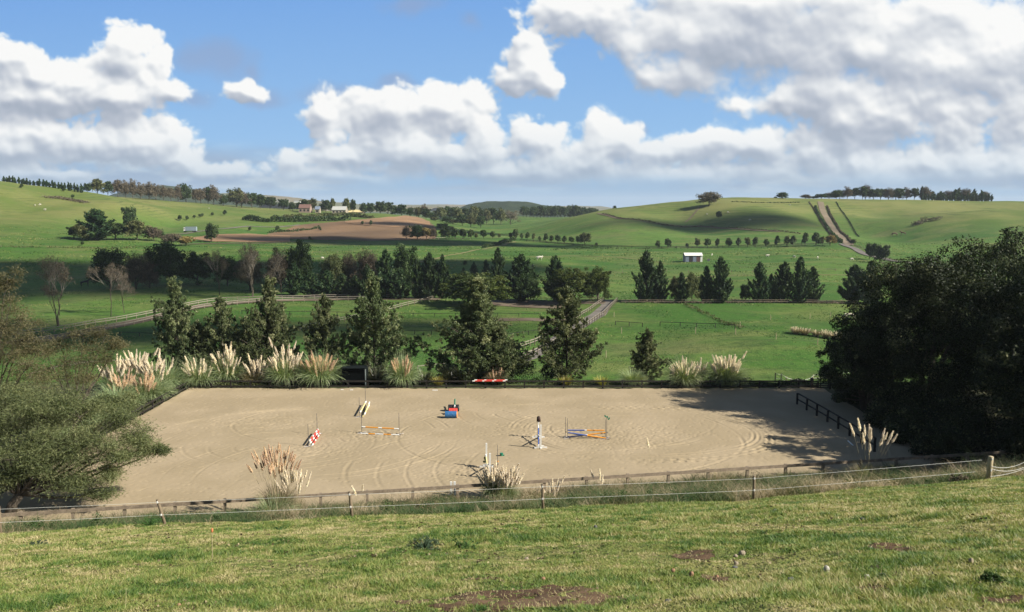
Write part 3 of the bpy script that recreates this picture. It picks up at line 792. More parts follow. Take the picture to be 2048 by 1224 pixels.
def shrub(loc, h, w, mat, label, n=900, size=.06, seed=0, cat='shrub', group=None, name='shrub', asp=.5):
    rs = np.random.RandomState(seed); mb = MB(); k = max(6, n // 60)
    C = rdir(rs, k) * rs.rand(k, 1) ** .4; C[:, 2] = np.abs(C[:, 2])
    C = C * np.array([w * .4, w * .4, h * .75]) + [0, 0, h * .08]
    crown_leaves(rs, mb, C, np.full(k, .2 * min(h, w)) * (.7 + .6 * rs.rand(k)), 60, size, asp=asp)
    mb.segs(np.zeros((k, 3)), C, np.full(k, .02), np.full(k, .006), 3)
    return tag(mb.build(name, ML[mat], loc=loc), label, cat, group)
def hedge(pts, h, w, mat, label, dens_=9, size=.5, name='hedge', cat='hedge', seed=0, asp=.6):
    rs = np.random.RandomState(seed); p = np.array([[q[0], q[1]] for q in pts]); s = np.concatenate([[0], np.cumsum(np.linalg.norm(np.diff(p, axis=0), axis=1))])
    n = int(s[-1] * dens_); t = rs.rand(n) * s[-1]; X = np.interp(t, s, p[:, 0]); Y = np.interp(t, s, p[:, 1])
    hh = h * (.75 + .9 * vnoise(t / (h * 1.1), t * 0, seed)) 
    a = rs.rand(n) * 6.283; q = np.sqrt(rs.rand(n)); z = rs.rand(n) ** .6
    X = X + np.cos(a) * q * w / 2 * np.sqrt(1.05 - z * .8); Y = Y + np.sin(a) * q * w / 2 * np.sqrt(1.05 - z * .8)
    P = np.stack([X, Y, H(X, Y) + hh * z], 1); o0 = np.array([p[0, 0], p[0, 1], h1(*p[0])])
    mb = MB(); mb.leaves(P - o0, unit(rdir(rs, n) + [0, 0, .4]), rdir(rs, n), size * asp * (.6 + .8 * rs.rand(n)), size * (.6 + .8 * rs.rand(n)), 0, np.clip(.5 + .25 * rs.randn(n) + .5 * vnoise(t / 3, t * 0, 5), 0, 1))
    return tag(mb.build(name, ML[mat], loc=o0), label, cat)

# ---------------------------------------------------------------- fences
def resample(pts, gap):
    p = np.array([[q[0], q[1]] for q in pts]); s = np.concatenate([[0], np.cumsum(np.linalg.norm(np.diff(p, axis=0), axis=1))])
    n = max(1, int(round(s[-1] / gap))); t = np.linspace(0, s[-1], n + 1)
    return np.stack([np.interp(t, s, p[:, 0]), np.interp(t, s, p[:, 1])], 1)
def fence(pts, gap, ph, rails, label, mpost, mrail, pw=.11, rw=.04, rh=.13, group=None, name='fence', base=None, round_post=False, side=-1, gaps=()):
    q = resample(pts, gap); z = H(q[:, 0], q[:, 1]) if base is None else np.full(len(q), base)
    t = thing(name, label, 'fence', (q[0, 0], q[0, 1], z[0]), group)
    o0 = np.array([q[0, 0], q[0, 1], z[0]])
    pm = MB()
    if round_post: pm.tube([[0, 0, -.25], [0, 0, ph]], [pw / 2, pw / 2 * .95], 8)
    else: pm.box((0, 0, ph / 2 - .12), (pw, pw, ph + .25))
    pmesh = pm.mesh('post', mpost)
    d = np.gradient(q, axis=0); d /= np.linalg.norm(d, axis=1)[:, None]; nn = np.stack([-d[:, 1], d[:, 0]], 1) * side
    for i in range(len(q)):
        o = link('post', pmesh, t, (q[i, 0] - o0[0], q[i, 1] - o0[1], z[i] - o0[2]))
        o.rotation_euler = (random.uniform(-.02, .02), random.uniform(-.02, .02), math.atan2(d[i, 1], d[i, 0]))
    for rz in rails:
        mb = MB()
        for i in range(len(q) - 1):
            off = nn[i] * (pw / 2 + rw / 2 + .003)
            a = (q[i, 0] - o0[0] + off[0], q[i, 1] - o0[1] + off[1], z[i] - o0[2] + rz)
            b = (q[i + 1, 0] - o0[0] + off[0], q[i + 1, 1] - o0[1] + off[1], z[i + 1] - o0[2] + rz)
            mb.bar(a, b, rw, rh)
        mb.build('rail', mrail, t)
    return t
def GP(*xy): return [G(a, b) for a, b in xy]
random.seed(4)
def worley(x, y, s):
    ix = np.floor(x); iy = np.floor(y); best = np.full(np.shape(x), 9.0)
    for dx in (-1, 0, 1):
        for dy in (-1, 0, 1):
            cx = ix + dx; cy = iy + dy
            px = cx + hash2(cx.astype(np.int64), cy.astype(np.int64), s); py = cy + hash2(cx.astype(np.int64), cy.astype(np.int64), s + 77)
            best = np.minimum(best, (px - x) ** 2 + (py - y) ** 2)
    return np.sqrt(best)
def blur(a, r, n=2):
    for _ in range(n):
        for ax in (0, 1):
            c = np.cumsum(np.pad(a, [(r + 1, r) if k == ax else (0, 0) for k in (0, 1)], mode='edge'), axis=ax)
            a = (np.take(c, range(2 * r + 1, c.shape[ax]), axis=ax) - np.take(c, range(0, c.shape[ax] - 2 * r - 1), axis=ax)) / (2 * r + 1)
    return a
def sstep(a, b, x): t = np.clip((x - a) / (b - a), 0, 1); return t * t * (3 - 2 * t)
def cloud_fields(X, Y, step):
    """X, Y: bearing and height laid out like the photograph's pixels"""
    wx = X + 22 * fbm(X / 130, Y / 130, 301, 4) + 9 * fbm(X / 26, Y / 26, 305, 3); wy = Y + 18 * fbm(X / 130, Y / 130, 311, 4) + 8 * fbm(X / 26, Y / 26, 315, 3)
    def field(blobs, soft=.25, wx=wx, wy=wy):
        acc = np.zeros_like(X)
        for (px, py, rx, ry) in blobs:
            q = np.clip(1.3 - np.sqrt(((wx - px) / rx) ** 2 + ((wy - py) / ry) ** 2), -3, 1.3)
            acc = acc + np.exp(np.minimum(q / soft, 40))
        return np.log(acc + 1e-9) * soft
    bill = (.55 - worley(wx / 62, wy / 50, 401)) * 1.0 + (.55 - worley(wx / 27, wy / 23, 402)) * .55 + (.55 - worley(wx / 12, wy / 10.5, 403)) * .30
    fb = fbm(X / 90, Y / 70, 321, 6)
    D = field(CUMULI) - .55 + .46 * bill + .30 * fb + .05 * (.55 - worley(wx / 6, wy / 5.5, 404))
    soft_ = sstep(1100, 1350, X) * sstep(330, 120, Y)          # the big near cloud is smoother
    D = D * 1.0 + soft_ * (.14 - .14 * bill)
    dens = np.clip(D, 0, 1.0)
    soft_ = np.clip(soft_ + .35 * sstep(240, 330, Y), 0, 1)
    alpha = sstep(-.04, .24 + .30 * soft_, D)
    # sunlight comes from the upper right, behind the observer
    def sh(a, dx, dy):
        i = int(round(dy / step)); j = int(round(dx / step)); h_, w_ = a.shape
        return a[np.clip(np.arange(h_) - i, 0, h_ - 1)][:, np.clip(np.arange(w_) + j, 0, w_ - 1)]
    Bs = blur(D, max(1, int(4 / step))); Bm = blur(D, max(1, int(14 / step))); Bl = blur(np.clip(D, -.4, 1.4), max(1, int(34 / step)))
    g1 = (Bs - sh(Bs, 5, 9)); g2 = (Bm - sh(Bm, 12, 22)); g3 = (Bl - sh(Bl, 20, 46))
    lit = .72 + 1.25 * g1 + .72 * g2 + .40 * g3
    over = np.zeros_like(D)
    for k in range(1, 8): over = over + sh(np.clip(Bm, 0, .9), k * 3, k * 11)
    lit = lit - .034 * over
    gz = field(GREYS, .5, X + 22 * fbm(X / 80, Y / 60, 341, 4), Y + 18 * fbm(X / 80, Y / 60, 351, 4))
    lit = lit - .24 * sstep(.1, 1.3, gz)
    lt = field(BRIGHTS, .4, wx, wy); lit = lit + .30 * sstep(.1, 1.2, lt)
    lit = lit + .05 * fbm(X / 40, Y / 28, 361, 5) 
    lm = blur(lit, max(1, int(9 / step)))
    k_ = .25 * sstep(1100, 1350, X) * sstep(330, 120, Y); lit = lit * (1 - k_) + lm * k_ + .20 * k_
    lit = np.clip(lit, 0, 1)
    stops = [0, .3, .55, .8, 1]
    col = np.stack([np.interp(lit, stops, c) for c in ([.66, .73, .82, .92, .985], [.70, .76, .84, .93, .985], [.76, .81, .87, .94, .98])], -1)
    # wisps
    wf = field(WISPS, .4); wa = .55 * sstep(-.1, 1.1, wf + .6 * fb)
    wcol = np.array([.60, .66, .78])
    # far low stratus, drawn out along the horizon
    s1 = fbm(X / 260, Y / 26, 371, 5); band = sstep(410, 372, Y) * sstep(270, 330, Y)
    sa = band * sstep(-.55, .15, s1) * .95; sb = sstep(-.3, .6, fbm(X / 90, Y / 24, 381, 5) + .3 * fb)
    scol = np.array([.62, .70, .80])[None, None] * (1 - sb[..., None]) + np.array([.80, .85, .89])[None, None] * sb[..., None]
    hz = sstep(230, 400, Y)[..., None] * .50; air = np.array([.66, .75, .84])
    col = col * (1 - hz) + air * hz
    t_ = np.clip((Y + 30) / 430, 0, 1)[..., None] ** .9; e_ = sstep(-30, -420, Y)[..., None] * .25
    blue = (np.array([.47, .66, .90]) * (1 - t_) + np.array([.63, .79, .93]) * t_) * (1 - e_)
    A = np.full(X.shape, 1.0); C = blue
    def over_(C, A, c, a):
        Ao = a + A * (1 - a); return (c * a[..., None] + C * (A * (1 - a))[..., None]) / (Ao[..., None] + 1e-6), Ao
    C, A = over_(C, A, np.broadcast_to(wcol, col.shape), wa)
    C, A = over_(C, A, scol, sa)
    alpha = alpha * sstep(396, 335, Y)
    C, A = over_(C, A, col, alpha)
    low = sstep(300, 400, Y) * .75                      # thick air at the horizon
    C, A = over_(C, A, np.broadcast_to(np.array([.585, .69, .80]), col.shape), low * (1 - .72 * np.maximum(alpha, sa)))
    return C, A

def build_sky_clouds():
    """a curved bank of cloud 16 km out, spanning the part of the sky the view takes in"""
    st = 2.4; X, Y = np.meshgrid(np.arange(-620, 2670, st), np.arange(-460, 428, st))
    C, A = cloud_fields(X, Y, st)
    side = sstep(-620, -250, X) * sstep(2670, 2300, X) * sstep(-460, -250, Y)
    A = A * side
    a = (X - 1024) / F; b = (612 - Y) / F
    d = np.stack([a, math.cos(PITCH) + b * math.sin(PITCH), -math.sin(PITCH) + b * math.cos(PITCH)], -1)
    d /= np.linalg.norm(d, axis=-1, keepdims=True)
    V = (d * 16000 + np.array([0, 0, CAMZ])).reshape(-1, 3); h_, w_ = X.shape
    i = np.arange(h_ - 1)[:, None] * w_; j = np.arange(w_ - 1)[None]
    mb = MB(); mb.add(V, np.stack([i + j, i + w_ + j, i + w_ + j + 1, i + j + 1], -1).reshape(-1, 4))
    m, nt = new_mat('cloudy_air')
    me = mb.mesh('sky', m, True)
    lin = np.where(C <= .04045, C / 12.92, ((np.maximum(C, 0) + .055) / 1.055) ** 2.4)
    at = me.attributes.new('cloud', 'FLOAT_COLOR', 'POINT'); at.data.foreach_set('color', np.concatenate([lin, A[..., None]], -1).reshape(-1).astype(np.float32))
    n = N(nt, 'ShaderNodeAttribute', attribute_name='cloud')
    e = N(nt, 'ShaderNodeEmission', ins={'Color': n.outputs['Color'], 'Strength': 2.0 ** -EXPO})
    t = N(nt, 'ShaderNodeBsdfTransparent'); mx = N(nt, 'ShaderNodeMixShader', ins={0: n.outputs['Alpha'], 1: t.outputs[0], 2: e.outputs[0]})
    o = N(nt, 'ShaderNodeOutputMaterial'); nt.links.new(mx.outputs[0], o.inputs[0]); m.cycles.emission_sampling = 'NONE'
    tag(link('sky', me), kind='structure')
build_sky_clouds()
# ---------------------------------------------------------------- cumulus added out of view, shaped and placed to shade parts of the valley
def puff(cx, cy, rx, ry, seed, hgt=1500.0):
    rs = np.random.RandomState(seed); k = hgt / SUND.z
    c = Vector((cx + SUND.x * k, cy + SUND.y * k, hgt))
    mb = MB(); n = 26
    for i in range(n):
        a = i * 2.399; q = math.sqrt(i / n); s = .42 - .16 * q + .06 * rs.rand()
        o = np.array([math.cos(a) * q * .72 * rx, math.sin(a) * q * .72 * ry, rs.uniform(-.05, .1) * min(rx, ry)])
        th = np.linspace(0, math.pi, 9); ph = np.linspace(0, 2 * math.pi, 15)[:-1]
        T, P_ = np.meshgrid(th, ph, indexing='ij')
        R = 1 + .16 * vnoise(T * 3 + i * 5, P_ * 2, seed)
        V = np.stack([R * np.sin(T) * np.cos(P_) * s * rx, R * np.sin(T) * np.sin(P_) * s * ry, R * np.cos(T) * s * min(rx, ry) * .6], -1).reshape(-1, 3) + o
        ii = np.arange(8)[:, None] * 14; j = np.arange(14)[None]
        mb.add(V, np.stack([ii + j, ii + 14 + j, ii + 14 + (j + 1) % 14, ii + (j + 1) % 14], -1).reshape(-1, 4))
    tag(mb.build('cloud', M_CLOUD, loc=c, smooth=True), kind='structure')
M_CLOUD = plain('cloud_white', (.8, .8, .8), 1.0, .02, .01, 0.0)
for i, a in enumerate([(-190, 285, 100, 90), (-105, 310, 95, 75), (-30, 335, 70, 48), (-85, 525, 105, 36), (20, 500, 50, 22),
                       (-70, 172, 42, 22), (-15, 180, 38, 15), (-160, 180, 60, 40), (-60, 700, 80, 30)]):
    puff(*a, seed=i + 1)
puff(150, 628, 95, 44, seed=31, hgt=3200.0)

# ---------------------------------------------------------------- far ridges
def ridge(name, prof, Y, depth, mat, z0=-10.0, rough=2.0, seed=0, label=None):
    xs = np.linspace((prof[0][0] - 1024) / F * Y, (prof[-1][0] - 1024) / F * Y, 160)
    top = np.interp(xs, [(p[0] - 1024) / F * Y for p in prof], [Zof(p[0], p[1], Y) for p in prof])
    ys = np.linspace(-1, 1, 25); X, V_ = np.meshgrid(xs, ys)
    Z = z0 + (top[None] - z0) * np.cos(V_ * math.pi / 2) ** 1.2 + rough * fbm(X / 60, V_ * depth / 60, seed, 4) * np.cos(V_ * math.pi / 2)
    P = np.stack([X, Y + V_ * depth / 2, Z], -1).reshape(-1, 3); w = len(xs)
    i = np.arange(24)[:, None] * w; j = np.arange(w - 1)[None]
    mb = MB(); mb.add(P, np.stack([i + j, i + j + 1, i + w + j + 1, i + w + j], -1).reshape(-1, 4))
    tag(mb.build(name, mat, smooth=True), kind='structure')
M_FOREST = sheet_mat('far_forest', (.020, .034, .016), (.034, .05, .022), (.010, .018, .009), .02, .1, 6.0)
M_FARHILL = sheet_mat('far_farmland', (.10, .105, .055), (.15, .125, .075), (.05, .065, .03), .004, .03, 4.0)
ridge('hills', [(350, 412), (420, 396), (470, 386), (520, 389), (580, 394), (640, 402), (720, 409), (800, 412), (880, 414)], 3400, 1500, M_FARHILL, rough=5, seed=3)
ridge('hills', [(260, 392), (300, 378), (345, 372), (400, 381), (470, 394), (560, 407)], 2300, 900, M_FOREST, rough=6, seed=5)
ridge('hills', [(895, 424), (935, 410), (975, 404), (1020, 403), (1065, 406), (1095, 412), (1130, 424)], 1900, 500, M_FOREST, rough=7, seed=8)
ridge('hills', [(560, 418), (640, 407), (760, 410), (900, 409), (1050, 411), (1200, 413), (1260, 420)], 4800, 1200, M_FARHILL, rough=5, seed=9)

# ---------------------------------------------------------------- fields, tracks, scrub: sheets that follow the land
def field(name, cols, mat, off=.2, nu=60, **kw):
    return sheet(name, [((lambda a, b: ((a.x, a.y), (b.x, b.y)))(G(px, t), G(px, b_))) for px, t, b_ in cols], mat, off, nu, **kw)
M_HILLTRACK = sheet_mat('pale_hill_track', (.155, .125, .085), (.20, .16, .11), (.09, .08, .05), .05, .5, .3)
field('ploughed_field', [(535, 468, 477), (590, 452, 479), (650, 446, 480), (700, 441, 481), (760, 437, 481), (810, 435, 480), (850, 440, 480), (872, 455, 478)], M_PLOUGH, .25)
field('ploughed_field', [(690, 443, 446), (730, 439, 452), (790, 434.5, 455), (830, 434, 454), (860, 444, 452)], M_CLAY, .45)
field('ploughed_field', [(385, 476, 478), (430, 469, 484), (500, 468, 485), (580, 472, 484)], M_CLAY, .3)
ribbon('farm_track', GP((300, 474), (352, 470), (400, 463), (430, 459), (500, 453), (600, 450)), 2.6, M_GRAVEL, .3)
ribbon('farm_track', GP((360, 489), (480, 487), (600, 484), (740, 482), (900, 480)), 2.6, M_DIRT, .3)
ribbon('farm_track', GP((1641, 404), (1645, 420), (1654, 437), (1668, 458), (1684, 478), (1700, 491)), 5.0, M_HILLTRACK, .35)
ribbon('farm_track', GP((1684, 488), (1712, 499), (1745, 513), (1790, 523), (1850, 528)), 4.0, M_GRAVEL, .3)
ribbon('hill_path', GP((1195, 427), (1240, 438), (1300, 446), (1380, 452), (1470, 458), (1560, 464)), 2.6, M_DIRT, .3)
ribbon('hill_path', GP((1400, 415), (1385, 432), (1370, 445)), 1.6, M_DIRT, .3)
#field('scrub_patch', [(88, 391, 394), (110, 388, 402), (140, 390, 406), (168, 396, 408), (176, 402, 406)], M_SCRUB, .3)
#field('scrub_patch', [(1820, 448, 456), (1850, 430, 458), (1900, 424, 452), (1940, 424, 438)], M_SCRUB, .3)
track_pts = [(10, 688), (60, 683), (123, 674), (212, 656), (319, 632), (385, 616), (470, 606), (600, 600), (740, 598), (880, 599)]
ribbon('race_track', GP(*track_pts), 5.2, M_DIRT, .10)
ribbon('race_track', GP((1000, 604), (1060, 606), (1130, 606), (1210, 606)), 5.5, M_DIRT, .10)
ribbon('driveway', GP((1216, 600), (1212, 612), (1196, 630), (1165, 648), (1125, 672), (1085, 700), (1062, 715), (1040, 722)), [2.6, 2.8, 4.0, 4.0, 3.4, 3.0, 3.0, 3.0], M_GRAVEL, .08)
field('arena_yard', [(960, 600, 607), (1000, 600, 612), (1060, 602, 616), (1110, 604, 618), (1160, 606, 614)], M_DIRT, .12)
ribbon('worn_path', GP((985, 640), (1060, 639), (1130, 641)), 4, M_DIRT, .07)

# ---------------------------------------------------------------- arena: fences, gate, shelter
def A0(px, py):
    x, y, z = px_dir(px, py); t = -CAMZ / z
    return Vector((x * t, y * t, 0.0))
fence([(-31.6, 80.9), (30.2, 80.9)], 1.95, .84, [.26, .76], 'low black two-rail fence along the far side of the sand arena', M_BLACKWOOD, M_BLACKWOOD, .14, .04, .15, base=0.0)
fence([(-31.9, 80.6), (-31.9, 58.5)], 2.0, .82, [.28, .76], 'black two-rail fence down the left end of the arena below the pampas grass', M_BLACKWOOD, M_BLACKWOOD, .12, .04, .13, base=0.0, side=1)
fence([(25.9, 74.3), (26.3, 68), (26.6, 59.6)], 2.25, 1.05, [.45, 1.0], 'black two-rail fence in tree shade at the right end of the arena', M_BLACKWOOD, M_BLACKWOOD, .14, .045, .13, base=0.0, side=1)
fence([(31.6, 79.5), (34.5, 76.2), (37, 73)], 1.9, 1.15, [.3, .62, 1.02], 'black three-rail fence leading from the gate into the dark trees', M_BLACKWOOD, M_BLACKWOOD, .2, .045, .14, base=0.0)
def rail_gate(loc, rot, w, h, label, mat):
    t = thing('gate', label, 'gate', loc, None, rot); mb = MB()
    for z in np.linspace(.12, h, 5): mb.box((w / 2, 0, z), (w, .035, .085))
    for x in (.05, w / 2, w - .05): mb.box((x, .038, h / 2 + .06), (.09, .036, h))
    mb.build('gate_frame', mat, t)
    br = MB(); br.bar((.1, -.04, .15), (w / 2, -.04, h - .05), .03, .08); br.build('brace', mat, t)
    for x in (-.12, w + .12):
        p = MB(); p.box((x, 0, h / 2 + .02), (.17, .17, h + .22)); p.build('post', mat, t)
rail_gate((29.6, 80.75, 0), 0, 1.6, 1.0, 'black five-bar gate at the far right corner of the arena', M_BLACKWOOD)
# rail fence on the near side of the arena
fence([(X, float(Yfront(X)) + .9) for X in (-38, -30, -20, -10, 0, 10, 20, 30, 42)], 2.75, 1.08, [.98], 'weathered brown single-rail fence along the near side of the arena', M_GREYWOOD, M_GREYWOOD, .16, .05, .2, base=0.0, side=-1)

# ---------------------------------------------------------------- white tape fence on the crest of the near paddock
def electric_fence():
    posts = [(-330, 1.1, .10, 0, 0), (1, 1.1, .13, 0, 0), (330, 1.02, .12, -.24, 0), (704, 1.08, .13, -.06, 0), (1086, 1.12, .12, -.02, 0), (1507, 1.1, .13, -.01, 0), (1977, 1.02, .235, .03, .0)]
    L = []
    for px, h, w, lean, _ in posts:
        Y = float(Ycrest((px - 1024) / F)) - .25; p = B(px, Y); L.append(p)
    o0 = L[0]
    t = thing('electric_fence', 'white tape fence on round posts along the top of the near paddock', 'fence', o0)
    tops = []
    for (px, h, w, lean, _), p in zip(posts, L):
        mb = MB(); mb.tube([[0, 0, -.3], [0, 0, h * .5], [0, 0, h - .02], [0, 0, h]], [w / 2, w / 2 * .97, w / 2 * .95, w / 2 * .85], 12)
        o = mb.build('post', M_NEWWOOD if w > .2 else M_POST, t, p - o0, True); o.rotation_euler = (0, lean, 0)
        if w > .2: o['label'] = 'thick pale end post'
        tp = []
        for z in (h - .09, h - .6):
            q = Vector((math.sin(lean) * z, -w / 2 - .02, math.cos(lean) * z)) + p - o0
            tp.append(q); ib = MB(); ib.box((math.sin(0) * z, -w / 2 - .015, z), (.05, .04, .07)); ib.build('insulator', M_WHITE, o)
        tops.append(tp)
    for k in (0, 1):
        mb = MB()
        for a, b in zip(tops[:-1], tops[1:]):
            n = 14; s = np.linspace(0, 1, n); A_ = np.array(a[k]); B_ = np.array(b[k])
            if b is tops[-1]: B_ = A_ + (B_ - A_) * (.955 if k == 0 else .93)
            P = A_ + (B_ - A_) * s[:, None]; P[:, 2] -= .012 * 4 * s * (1 - s)
            mb.tube(P, .0048, 4)
        mb.build('wire', M_ROPE, t)
    # slack tape from the end post
    e = np.array(L[-1] - o0)
    for k, (z0, dx, z1, sag) in enumerate(((.62, 2.2, .95, .45), (.5, 2.4, .8, .5), (.15, 2.6, .75, .25))):
        s = np.linspace(0, 1, 16); P = np.stack([e[0] + dx * s, e[1] - .13 + .5 * s, e[2] + z0 + (z1 - z0) * s - sag * 4 * s * (1 - s) * .6], 1)
        mb = MB(); mb.tube(P, .008, 4); mb.build('wire', M_ROPE, t)
M_POST = wood('old_round_post', (.085, .062, .038), (.20, .155, .10), .85, 5)
electric_fence()

# ---------------------------------------------------------------- show jumping gear
STEELROD = MB(); STEELROD.tube([[0, 0, 0], [0, 0, 1.72]], .016, 6)
for z in np.arange(.3, 1.5, .12): STEELROD.box((.022, 0, z), (.02, .03, .03))
M_ROD = STEELROD.mesh('upright', M_STEEL)
_b = MB(); _b.tube([[-.3, -.25, .03], [0, 0, .03], [.3, .25, .03]], .018, 6); _b.tube([[-.3, .25, .03], [0, 0, .03], [.3, -.25, .03]], .018, 6)
M_RODBASE = _b.mesh('foot', M_STEEL)
def rod_stand(p, h, label, rot=0.0, cup=None):
    t = thing('jump_stand', label, 'jump stand', p, 'thin steel jump stands', rot)
    o = link('upright', M_ROD, t); o.scale = (1, 1, h / 1.72)
    link('foot', M_RODBASE, t)
    c = MB(); c.box((.04, 0, .42), (.07, .07, .05)); c.build('cup', M_STEEL, t)
    if cup:
        c = MB(); c.box((.03, 0, h + .02), (.10, .12, .16)); c.box((.17, .02, h - .1), (.09, .1, .2), rot=Matrix.Rotation(.5, 3, 'Y')); c.box((-.12, 0, h + .1), (.1, .1, .16), rot=Matrix.Rotation(-.6, 3, 'Y'))
        c.build('hanging_cup', M_GREENP, t)['label'] = 'teal plastic cups hung at the top'
def wing_stand(p, h, label, rot=0.0):
    t = thing('jump_stand', label, 'jump stand', p, 'white wooden jump stands', rot)
    m = MB(); m.box((0, 0, h / 2), (.11, .11, h)); m.build('upright', M_WHITE, t)
    m = MB(); m.box((0, .0, .06), (.95, .10, .11)); m.box((0, 0, .17), (.5, .09, .1)); m.build('foot', M_WHITE, t)
    m = MB(); m.box((0, .045, .06), (.09, .75, .09)); m.build('foot', M_WHITE, t)
    m = MB(); m.box((0, .075, .75), (.07, .05, .09)); m.build('cup', M_BLACKP, t)
def pole(a, b, segs_, label, r=.05, seed=0):
    """segs: list of (fraction end, material)"""
    a = np.array(a, float); b = np.array(b, float); mats = []; mb = MB(); s0 = 0
    for e, m in segs_:
        if m not in mats: mats.append(m)
        mb.tube([(a - a) + (b - a) * s0, (b - a) * e], r, 10, mats.index(m), cap=(s0 == 0 or e == 1)); s0 = e
    return tag(mb.build('jump_pole', mats, loc=a, smooth=False), label, 'jump pole', 'painted jump poles')
W, O, BL, R_, Yl = M_WHITE, M_ORANGE, M_BLUE, M_RED, M_YELLOW
# orange and white upright
l, r = A0(723.5, 866), A0(798.5, 869)
rod_stand(l, 1.75, 'thin steel stand holding the left end of the orange and white pole')
rod_stand(r, 1.75, 'thin steel stand holding the right end of the orange and white pole', 3.14)
pole(l + Vector((.03, -.06, .52)), r + Vector((-.03, -.06, .47)), [(.1, W), (.45, O), (.55, W), (.88, O), (1, W)], 'orange pole with white ends and centre, raised between two thin stands')
pole(l + Vector((-.02, -.3, .05)), r + Vector((.02, -.3, .05)), [(.2, W), (.38, O), (.6, W), (.8, O), (1, W)], 'orange and white pole lying on the sand under the raised orange pole')
# blue and orange cross
l, r = A0(1134, 877), A0(1212, 878)
rod_stand(l + Vector((-.1, .35, 0)), 1.6, 'rear thin stand at the left of the blue and orange cross poles'); rod_stand(l + Vector((.02, 0, 0)), 1.6, 'front thin stand at the left of the blue and orange cross poles')
rod_stand(r + Vector((-.05, 0, 0)), 1.55, 'front thin stand at the right of the blue and orange cross poles', 3.1); rod_stand(r + Vector((.08, .35, 0)), 1.62, 'thin stand with teal cups at the right of the cross poles', 0, True)
pole(l + Vector((.08, .3, .58)), r + Vector((-.1, .3, .60)), [(.46, BL), (.52, W), (1, O)], 'level pole, half blue half orange, above the cross')
pole(l + Vector((.08, .0, .47)), r + Vector((0, .0, .06)), [(.5, BL), (1, O)], 'cross pole falling to the right, half blue half orange')
pole(l + Vector((.08, .12, .08)), r + Vector((0, .12, .48)), [(.46, BL), (.52, W), (1, O)], 'cross pole rising to the right, half blue half orange')
# blue and white cross seen end on
bk, fr = A0(1077, 876), A0(1081.5, 897)
wing_stand(bk, 1.38, 'far white stand of the blue and white jump, capped in dark brown'); wing_stand(fr, 1.80, 'near white stand of the blue and white jump')
pole(bk + Vector((-.02, -.08, 1.0)), fr + Vector((-.16, .05, .10)), [(.12, W), (.45, BL), (.55, W), (.9, BL), (1, W)], 'blue and white pole sloping down towards the near stand')
pole(bk + Vector((.04, -.1, .12)), fr + Vector((-.16, .1, .95)), [(.12, W), (.45, BL), (.55, W), (.9, BL), (1, W)], 'blue and white pole rising towards the near stand')
hm = MB(); hm.tube([[0, 0, -.18], [.01, 0, -.1], [0, 0, .02], [0, 0, .14], [0, 0, .22], [0, 0, .25]], [.10, .16, .15, .14, .08, .01], 10)
hm.box((.12, 0, -.15), (.05, .12, .16)); hm.box((-.12, 0, -.15), (.05, .12, .16))
M_BROWN = plain('dark_brown_felt', (.030, .014, .010), .7, .2)
tag(hm.build('riding_hat', M_BROWN, loc=bk + Vector((0, 0, 1.50)), smooth=True), 'dark brown riding hat hung on the far stand of the blue and white jump', 'hat')
# cross behind the cream pampas
bk, fr = A0(973, 935), A0(980, 957)
wing_stand(bk, 1.72, 'far white stand beside the cream pampas clump, wrapped in green leaves'); wing_stand(fr, 1.72, 'near white stand half hidden by the cream pampas clump')
pole(bk + Vector((-.05, -.08, .95)), fr + Vector((-.1, .05, .10)), [(.12, W), (.45, Yl), (.55, W), (.9, Yl), (1, W)], 'cream and white pole sloping down behind the cream pampas')
pole(bk + Vector((.0, -.1, .12)), fr + Vector((-.1, .1, .95)), [(.12, W), (.45, W), (.55, Yl), (.9, W), (1, W)], 'white pole crossing the cream pole behind the pampas')
shrub(bk + Vector((-.08, -.12, .35)), .75, .35, 'broad_dark', 'green leafy spray tied to the white jump stand', 260, .05, 5, 'foliage', name='leafy_spray')
rod_stand(A0(995, 940), 1.75, 'lone thin steel stand behind the cream pampas clump')
pl = A0(995, 930); pole(pl + Vector((0, 0, .25)), pl + Vector((.05, -.5, .42)), [(1, O)], 'short orange pole end above the cream pampas', .045)
mb = MB(); mb.tube([[0, 0, 0], [0, 0, .22]], [.10, .13], 10); mb.box((.13, 0, .05), (.16, .12, .08)); tag(mb.build('bucket', M_GREENP, loc=A0(1003, 912)), 'small green plastic bucket on the sand right of the near white jump', 'bucket')
# red and white
a, b = A0(617, 893), A0(634.5, 869)
rod_stand(a + Vector((0, 0, 0)), 1.72, 'near thin stand of the small red and white jump'); rod_stand(b, 1.7, 'far thin stand of the small red and white jump')
RW = [(.12, W), (.35, R_), (.45, W), (.7, R_), (.85, W), (.95, R_), (1, W)]
pole(a + Vector((.08, 0, .42)), b + Vector((.06, 0, .42)), RW, 'upper red and white pole of the small jump at the left', .06)
pole(a + Vector((.25, .1, .06)), b + Vector((.2, 0, .08)), RW, 'lower red and white pole of the small jump at the left', .06)
pole(a + Vector((.12, .05, .25)), b + Vector((.12, .05, .25)), [(.1, W), (.3, R_), (.42, W), (.65, R_), (.8, W), (1, R_)], 'middle red and white pole of the small jump at the left', .06)
# cream
a, b = A0(719, 834), A0(731, 812)
rod_stand(a, 1.75, 'near thin stand of the cream jump'); rod_stand(b, 1.7, 'far thin stand of the cream jump')
pole(a + Vector((.06, 0, .40)), b + Vector((.05, 0, .42)), [(.12, W), (.8, Yl), (1, W)], 'upper cream pole of the far left jump', .065)
pole(a + Vector((.30, -.05, .07)), b + Vector((.32, 0, .08)), [(.8, Yl), (1, W)], 'lower cream pole of the far left jump', .065)
pole(a + Vector((.42, .05, .2)), b + Vector((.36, 0, .35)), [(.15, W), (.8, Yl), (1, W)], 'middle cream pole of the far left jump', .065)
